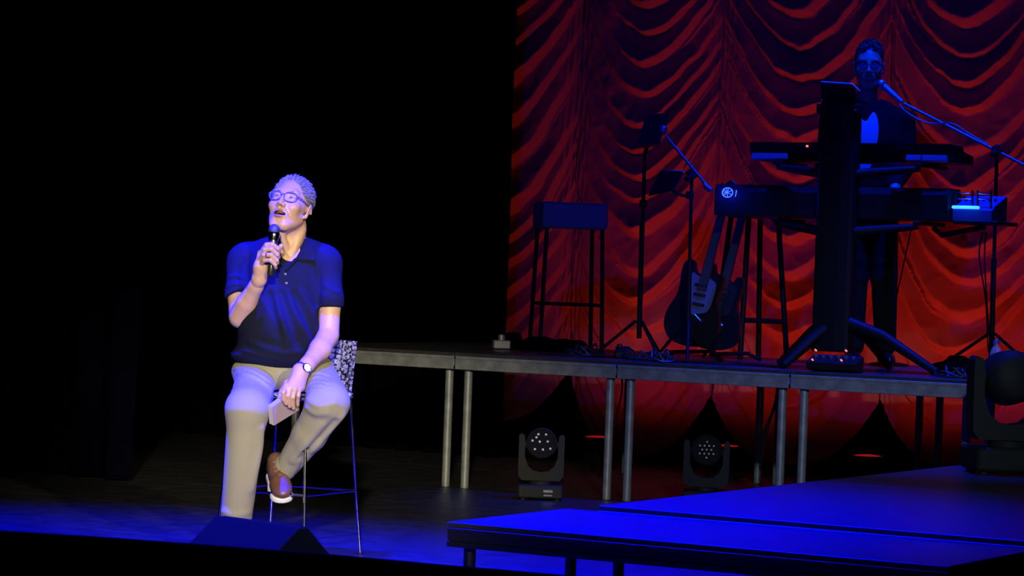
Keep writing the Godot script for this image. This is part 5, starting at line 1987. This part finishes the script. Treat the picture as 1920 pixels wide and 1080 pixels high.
	for j in 5:
		wm = MB.new()
		var off := kn * (-0.0045 - 0.0032 * j) + Vector3(-0.0012 * j, 0.0012 * j, 0)
		wm.slab(k0 + off, k1 + off, k2 + off, k3 + off, 0.0026)
		commit(wm, "card", mat("card_edge", Color(0.42, 0.39, 0.4), 0.6), cards)

func shoe(body: Node3D, at: Vector3, ahead: Vector3, roll: float) -> void:
	var sd := Vector3.UP.cross(ahead).normalized()
	var up := ahead.cross(sd).normalized()
	var b := Basis(sd, up, ahead) * Basis(Vector3.BACK, roll)
	var t := Transform3D(b, at)
	var up_p := [
		E(Vector3(0, -0.005, 0.085), Vector3(0.043, 0.03, 0.062), 0.0),
		C(Vector3(0, 0.0, 0.04), 0.039, Vector3(0, 0.01, -0.06), 0.036, 0.03),
		C(Vector3(0, 0.03, -0.02), 0.034, Vector3(0, 0.05, -0.06), 0.036, 0.03),
		E(Vector3(0, 0.0, -0.095), Vector3(0.034, 0.04, 0.032), 0.03),
		["-b", Vector3(0, -0.07, 0), Vector3(0.1, 0.04, 0.3), Basis.IDENTITY, 0.0, 0.004],
	]
	var m := MB.new()
	up_p.append_array(moved(rail_cuts, t.affine_inverse()))
	m.add(sdf(up_p, 0.004), t)
	var s := commit(m, "shoe", mat("brown_leather", Color(0.13, 0.06, 0.04), 0.4), body)
	s.set_meta("label", "brown leather shoe with a white sole")
	var so := [
		C(Vector3(0, -0.04, 0.085), 0.047, Vector3(0, -0.04, 0.02), 0.043, 0.0),
		C(Vector3(0, -0.04, 0.02), 0.043, Vector3(0, -0.04, -0.09), 0.039, 0.02),
		["-b", Vector3(0, 0.045, 0), Vector3(0.1, 0.07, 0.3), Basis.IDENTITY, 0.0, 0.004],
		["-b", Vector3(0, -0.12, 0), Vector3(0.1, 0.07, 0.3), Basis.IDENTITY, 0.0, 0.006],
	]
	m = MB.new()
	so.append_array(moved(rail_cuts, t.affine_inverse()))
	m.add(sdf(so, 0.004), t)
	commit(m, "sole", mat("white_rubber", Color(0.7, 0.7, 0.62), 0.6), s)
	for k in 4:
		m = MB.new()
		var z := 0.04 - 0.02 * k
		var y := 0.034 + 0.011 * k
		m.tube([t * Vector3(-0.02, y - 0.004, z), t * Vector3(0, y + 0.006, z + 0.006), t * Vector3(0.02, y - 0.004, z - 0.004)], 0.0028, 6)
		commit(m, "lace", mat("lace", Color(0.2, 0.12, 0.09), 0.7), s)

# ------------------------------------------------------------------ the presenter's stool
func seat_print() -> ImageTexture:       # a leafy black and white print
	var a := FastNoiseLite.new()
	a.noise_type = FastNoiseLite.TYPE_CELLULAR
	a.cellular_return_type = FastNoiseLite.RETURN_DISTANCE2_SUB
	a.frequency = 0.035
	a.seed = 5
	a.domain_warp_enabled = true
	a.domain_warp_amplitude = 20.0
	a.domain_warp_frequency = 0.03
	var im := Image.create(512, 512, false, Image.FORMAT_RGB8)
	for y in 512:
		for x in 512:
			var g := 0.03
			var w := a.get_noise_2d(x, y)
			if w > -0.72:
				g = 0.75
			if w > -0.35:
				g = 0.15
			im.set_pixel(x, y, Color(g, g, g))
	return ImageTexture.create_from_image(im)

var rail_cuts := []
var seat_cuts := []       # where the stool presses into the sitter
func build_seat(T: Transform3D) -> void:
	var M := q(572, 930, 0.27)
	var R := q(668, 921, -0.08)
	var B := q(510, 908, -0.27)
	var L := q(414, 917, 0.07)
	var o := thing("bar_stool", "tall stool with thin chrome legs and a printed backrest under the presenter", "stool", Vector3(0, 0, 0), "", T)
	var chrome := mat("chrome", Color(0.75, 0.75, 0.77), 0.12, 1.0)
	var ctr := (M + R + B + L) * 0.25
	var y0 := ctr.y
	var seat_y := q(657, 747, -0.05).y
	var m := MB.new()
	var feet := []
	var tops := []
	for c in [M, R, B, L]:
		var d := Vector3(c.x - ctr.x, 0, c.z - ctr.z)
		var base := Vector3(ctr.x, 0, ctr.z)
		var ft := base + d * 1.06
		var tp := base + d * 0.84 + Vector3(0, seat_y, 0)
		feet.append(ft)
		tops.append(tp)
	tops[1] = q(656, 744, -0.07)
	feet[1] = Vector3(q(675, 1039, -0.09).x, 0, q(675, 1039, -0.09).z)
	for k in 4:
		m = MB.new()
		m.tube([feet[k] + Vector3(0, 0.006, 0), tops[k]], 0.0065, 10)
		commit(m, "leg", chrome, o)
		m = MB.new()
		m.lathe([Vector2(0.0, 0.0), Vector2(0.011, 0.0), Vector2(0.01, 0.008), Vector2(0.0, 0.009)], feet[k], Basis.IDENTITY, 12)
		commit(m, "glide", mat("black_plastic", Color(0.008, 0.008, 0.01), 0.5, 0.0, {"spec": 0.25}), o)
	for k in 4:
		var e := (k + 1) % 4
		m = MB.new()
		var w := y0 / seat_y
		m.tube([feet[k].lerp(tops[k], w), feet[e].lerp(tops[e], w)], 0.0055, 10)
		commit(m, "foot_rail", chrome, o)
		rail_cuts.append(cut(C(feet[k].lerp(tops[k], w), 0.0105, feet[e].lerp(tops[e], w), 0.0105, 0.001)))
		m = MB.new()
		m.tube([tops[k], tops[e]], 0.006, 10)
		commit(m, "seat_rail", chrome, o)
	# moulded shell: seat and low backrest along the rear edge
	var pm := StandardMaterial3D.new()
	pm.albedo_texture = seat_print()
	pm.uv1_triplanar = true
	pm.uv1_scale = Vector3.ONE * 2.6
	pm.roughness = 0.35
	pm.cull_mode = BaseMaterial3D.CULL_DISABLED
	var f0: Vector3 = (tops[0] + tops[3]) * 0.5
	var r0: Vector3 = (tops[1] + tops[2]) * 0.5
	var ahead := (f0 - r0)
	ahead.y = 0
	ahead = ahead.normalized()
	var side := Vector3.UP.cross(ahead).normalized()
	var mid := (f0 + r0) * 0.5
	mid.y = seat_y
	m = MB.new()
	m.box(mid + Vector3(0, 0.012, 0), Vector3(0.37, 0.024, 0.37), Basis(side, Vector3.UP, ahead), 0.01)
	commit(m, "seat", pm, o)
	seat_cuts.append(["-b", mid + Vector3(0, 0.0, 0), Vector3(0.194, 0.0295, 0.194), Basis(side, Vector3.UP, ahead), 0.01, 0.003])
	seat_cuts.append(["-b", mid - ahead * 0.237 + Vector3(0, 0.15, 0), Vector3(0.25, 0.2, 0.1), Basis(side, Vector3.UP, ahead), 0.01, 0.003])
	for k in 4:
		seat_cuts.append(cut(C(tops[k], 0.015, tops[(k + 1) % 4], 0.015, 0.002)))
		seat_cuts.append(cut(C(feet[k], 0.0145, tops[k], 0.0145, 0.002)))
	# the backrest: curved sheet with thickness from the right corner to the far one
	var topy := q(640, 638, -0.12).y
	m = MB.new()
	var fr := PackedVector3Array()
	var bk := PackedVector3Array()
	var rows := 12
	var cols := 20
	for rr in rows:
		for k in cols:
			var s := -1.0 + 2.0 * k / (cols - 1)
			var hgt := float(rr) / (rows - 1)
			var y := lerpf(seat_y + 0.01, topy, hgt)
			var p := mid - ahead * (0.185 + 0.02 * hgt - 0.045 * s * s) + side * s * (0.19 + 0.006 * hgt)
			fr.append(Vector3(p.x, y, p.z))
			p -= ahead * 0.012
			bk.append(Vector3(p.x, y, p.z))
	m.sheet(fr, rows, cols)
	m.sheet(bk, rows, cols)
	for k in cols - 1:
		m.poly([fr[(rows - 1) * cols + k], fr[(rows - 1) * cols + k + 1], bk[(rows - 1) * cols + k + 1], bk[(rows - 1) * cols + k]], Vector3.UP)
	for rr in rows - 1:
		for k in [0, cols - 1]:
			m.poly([fr[rr * cols + k], fr[(rr + 1) * cols + k], bk[(rr + 1) * cols + k], bk[rr * cols + k]], side * (1.0 if k > 0 else -1.0))
	commit(m, "backrest", pm, o)

# ------------------------------------------------------------------ the keyboard player
func build_pianist() -> void:
	var base := WZ(1636, 640, -5.5)
	var d := (base - CAM).dot(FWD)
	var T := frame(d, (base - CAM).dot(RGT), RT)
	var k := d / FPX          # metres per pixel there
	var o := thing("person", "person in a dark jacket and pale blue shirt standing behind the keyboards", "person", Vector3.ZERO, "", T)
	var HT := Transform3D(Basis(Vector3.UP, -0.12) * Basis(Vector3.RIGHT, 0.12), q(1629, 124, 0.03))
	var HI := HT.affine_inverse()
	var hp := head_prims().filter(func(p): return not (p[0] == "-e" and absf(p[1].y + 0.0635) < 0.001))    # mouth closed
	hp.append(C(HI * q(1628, 150, -0.01), 0.052, HI * q(1625, 205, -0.03), 0.058, 0.03))
	var hm := sdf(hp, 0.005)
	tint(hm, SKIN, head_tints().slice(1))
	var bp := [
		E(q(1625, 262, 0.0), Vector3(66, 75, 36) * k, 0.0),
		E(q(1625, 330, 0.0), Vector3(55, 60, 36) * k, 0.05),
		C(q(1572, 222, -0.02), 17 * k, q(1680, 224, 0.0), 17 * k, 0.04),
		C(q(1628, 195, -0.03), 18 * k, q(1626, 235, -0.02), 26 * k, 0.04),
		E(q(1626, 392, 0.0), Vector3(55, 40, 36) * k, 0.05),
	]
	for s in [[-1, 1562, 1552, 1572], [1, 1692, 1700, 1678]]:
		var el := q(s[2], 305, 0.02)
		var wr := q(s[3], 352, 0.16)
		bp.append(C(q(s[1], 228, -0.01), 17 * k, el, 14 * k, 0.03))
		bp.append(C(el, 14 * k, wr, 9 * k, 0.02))
		bp.append(C(wr, 9 * k, q(s[3], 362, 0.2), 10 * k, 0.02))
		for j in 5:
			var fx2: float = s[3] - 12 + j * 6
			bp.append(C(q(s[3] - 4 + j * 2, 364, 0.21), 4.2 * k, q(fx2, 369, 0.25), 3.6 * k, 0.008))
			bp.append(C(q(fx2, 369, 0.25), 3.6 * k, q(fx2, 378, 0.265), 3.2 * k, 0.005))
	for s in [-1.0, 1.0]:
		bp.append(C(q(1628 + s * 26, 410, 0.0), 25 * k, q(1630 + s * 28, 520, 0.02), 19 * k, 0.03))
		bp.append(C(q(1630 + s * 28, 520, 0.02), 18 * k, q(1630 + s * 30, 635, -0.01), 12 * k, 0.02))
	var bm := sdf(bp, 0.012)
	tint(bm, SKIN, [])
	bm.add(hm, HT)
	var body := commit(bm, "body", mat("skin", SKIN), o)
	# jacket, open over the shirt
	var ja := [
		E(q(1625, 262, 0.0), Vector3(74, 82, 44) * k, 0.0),
		E(q(1625, 335, 0.0), Vector3(64, 70, 44) * k, 0.05),
		C(q(1565, 224, -0.02), 22 * k, q(1688, 226, 0.0), 22 * k, 0.04),
		C(q(1594, 208, -0.03), 14 * k, q(1660, 208, -0.02), 14 * k, 0.04),
		E(q(1625, 400, 0.0), Vector3(66, 34, 46) * k, 0.04),
	]
	for s in [[1558, 1548, 1572], [1694, 1702, 1678]]:
		ja.append(C(q(s[0], 228, -0.01), 22 * k, q(s[1], 305, 0.02), 19 * k, 0.03))
		ja.append(C(q(s[1], 305, 0.02), 19 * k, q(s[2], 348, 0.14), 14 * k, 0.02))
	ja.append(["-t", q(1596, 185, 0.2), q(1642, 185, 0.2), q(1614, 300, 0.2), 0.1, 0.01])
	ja.append(["-b", q(1625, 440, 0.0), Vector3(0.4, 0.06, 0.4), Basis.IDENTITY, 0.0, 0.006])
	ja.append(cut(C(q(1628, 170, 0.0), 22 * k, q(1626, 205, 0.0), 22 * k, 0.01)))
	var jk := commit(sdf(ja, 0.010), "jacket", mat("dark_suit", Color(0.006, 0.006, 0.009), 0.85, 0.0, {"spec": 0.2}), body)
	jk.set_meta("label", "dark suit jacket worn open")
	var st := [
		E(q(1624, 265, 0.012), Vector3(56, 82, 40) * k, 0.0),
		E(q(1624, 335, 0.0), Vector3(54, 66, 42) * k, 0.05),
		cut(C(q(1626, 180, 0.06), 22 * k, q(1622, 222, 0.1), 6 * k, 0.01)),
	]
	var sh := commit(sdf(st, 0.010), "shirt", mat("pale_shirt", Color(0.3, 0.35, 0.5), 0.8), body)
	sh.set_meta("label", "pale blue open-necked shirt")
	var tr := []
	for s in [-1.0, 1.0]:
		tr.append(C(q(1627 + s * 25, 400, 0.0), 32 * k, q(1630 + s * 28, 520, 0.02), 25 * k, 0.03))
		tr.append(C(q(1630 + s * 28, 520, 0.02), 25 * k, q(1630 + s * 30, 648, -0.01), 20 * k, 0.01))
	var pt := commit(sdf(tr, 0.010), "trousers", mat("dark_suit", Color()), body)
	pt.set_meta("label", "dark suit trousers")
	for s in [-1.0, 1.0]:
		var fx3 := q(1630 + s * 31, 655, 0.0)
		var sp := [E(Vector3(fx3.x, 0.045, 0.06), Vector3(0.045, 0.04, 0.13), 0.0), E(Vector3(fx3.x, 0.06, -0.02), Vector3(0.042, 0.055, 0.06), 0.02), ["-b", Vector3(fx3.x, -0.05, 0), Vector3(0.2, 0.052, 0.4), Basis.IDENTITY, 0.0, 0.002]]
		commit(sdf(sp, 0.008), "shoe", mat("black_gloss", Color()), body)
	# hair combed up, and round glasses
	rng.seed = 77
	var ha := [
		E(Vector3(0, 0.04, -0.022), Vector3(0.081, 0.092, 0.097), 0.0),
		cut(E(Vector3(0, -0.03, 0.085), Vector3(0.074, 0.125, 0.082), 0.006)),
		["-b", Vector3(0, -0.14, 0), Vector3(0.12, 0.11, 0.15), Basis(Vector3.RIGHT, 0.25), 0.0, 0.01],
	]
	for j in 160:
		var dd := Vector3(rng.randfn() * 0.7, absf(rng.randfn()) + 0.5, rng.randfn()).normalized()
		var pos := Vector3(0, 0.04, -0.022) + dd * Vector3(0.08, 0.091, 0.096)
		if ((pos - Vector3(0, -0.03, 0.085)) / Vector3(0.072, 0.121, 0.078)).length() < 1.0:
			continue
		ha.append(C(pos, 0.006, pos + (dd + Vector3(0, 0.7, 0)).normalized() * rng.randf_range(0.012, 0.028), 0.002, 0.004))
	var hh := MB.new()
	hh.add(sdf(ha, 0.005), HT)
	var hair := commit(hh, "hair", mat("dark_hair", Color(0.05, 0.045, 0.04), 0.35), body)
	hair.set_meta("label", "short dark hair combed upwards")
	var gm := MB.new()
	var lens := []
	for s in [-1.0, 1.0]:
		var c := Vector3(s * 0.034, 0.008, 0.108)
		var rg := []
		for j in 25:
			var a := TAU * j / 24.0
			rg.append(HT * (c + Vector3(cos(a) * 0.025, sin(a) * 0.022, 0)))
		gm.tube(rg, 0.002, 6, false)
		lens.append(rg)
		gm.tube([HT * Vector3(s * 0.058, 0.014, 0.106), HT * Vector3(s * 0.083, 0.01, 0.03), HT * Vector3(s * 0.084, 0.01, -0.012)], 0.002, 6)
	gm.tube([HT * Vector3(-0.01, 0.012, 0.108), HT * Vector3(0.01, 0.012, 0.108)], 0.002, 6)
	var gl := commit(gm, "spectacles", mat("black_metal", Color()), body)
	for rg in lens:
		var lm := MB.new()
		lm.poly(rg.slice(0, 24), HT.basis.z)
		commit(lm, "lens", mat("reflection_tint", Color(0.02, 0.03, 0.2), 0.1, 0.0, {"alpha": 0.75}), gl)  # lens tint with the blue reflection painted into it
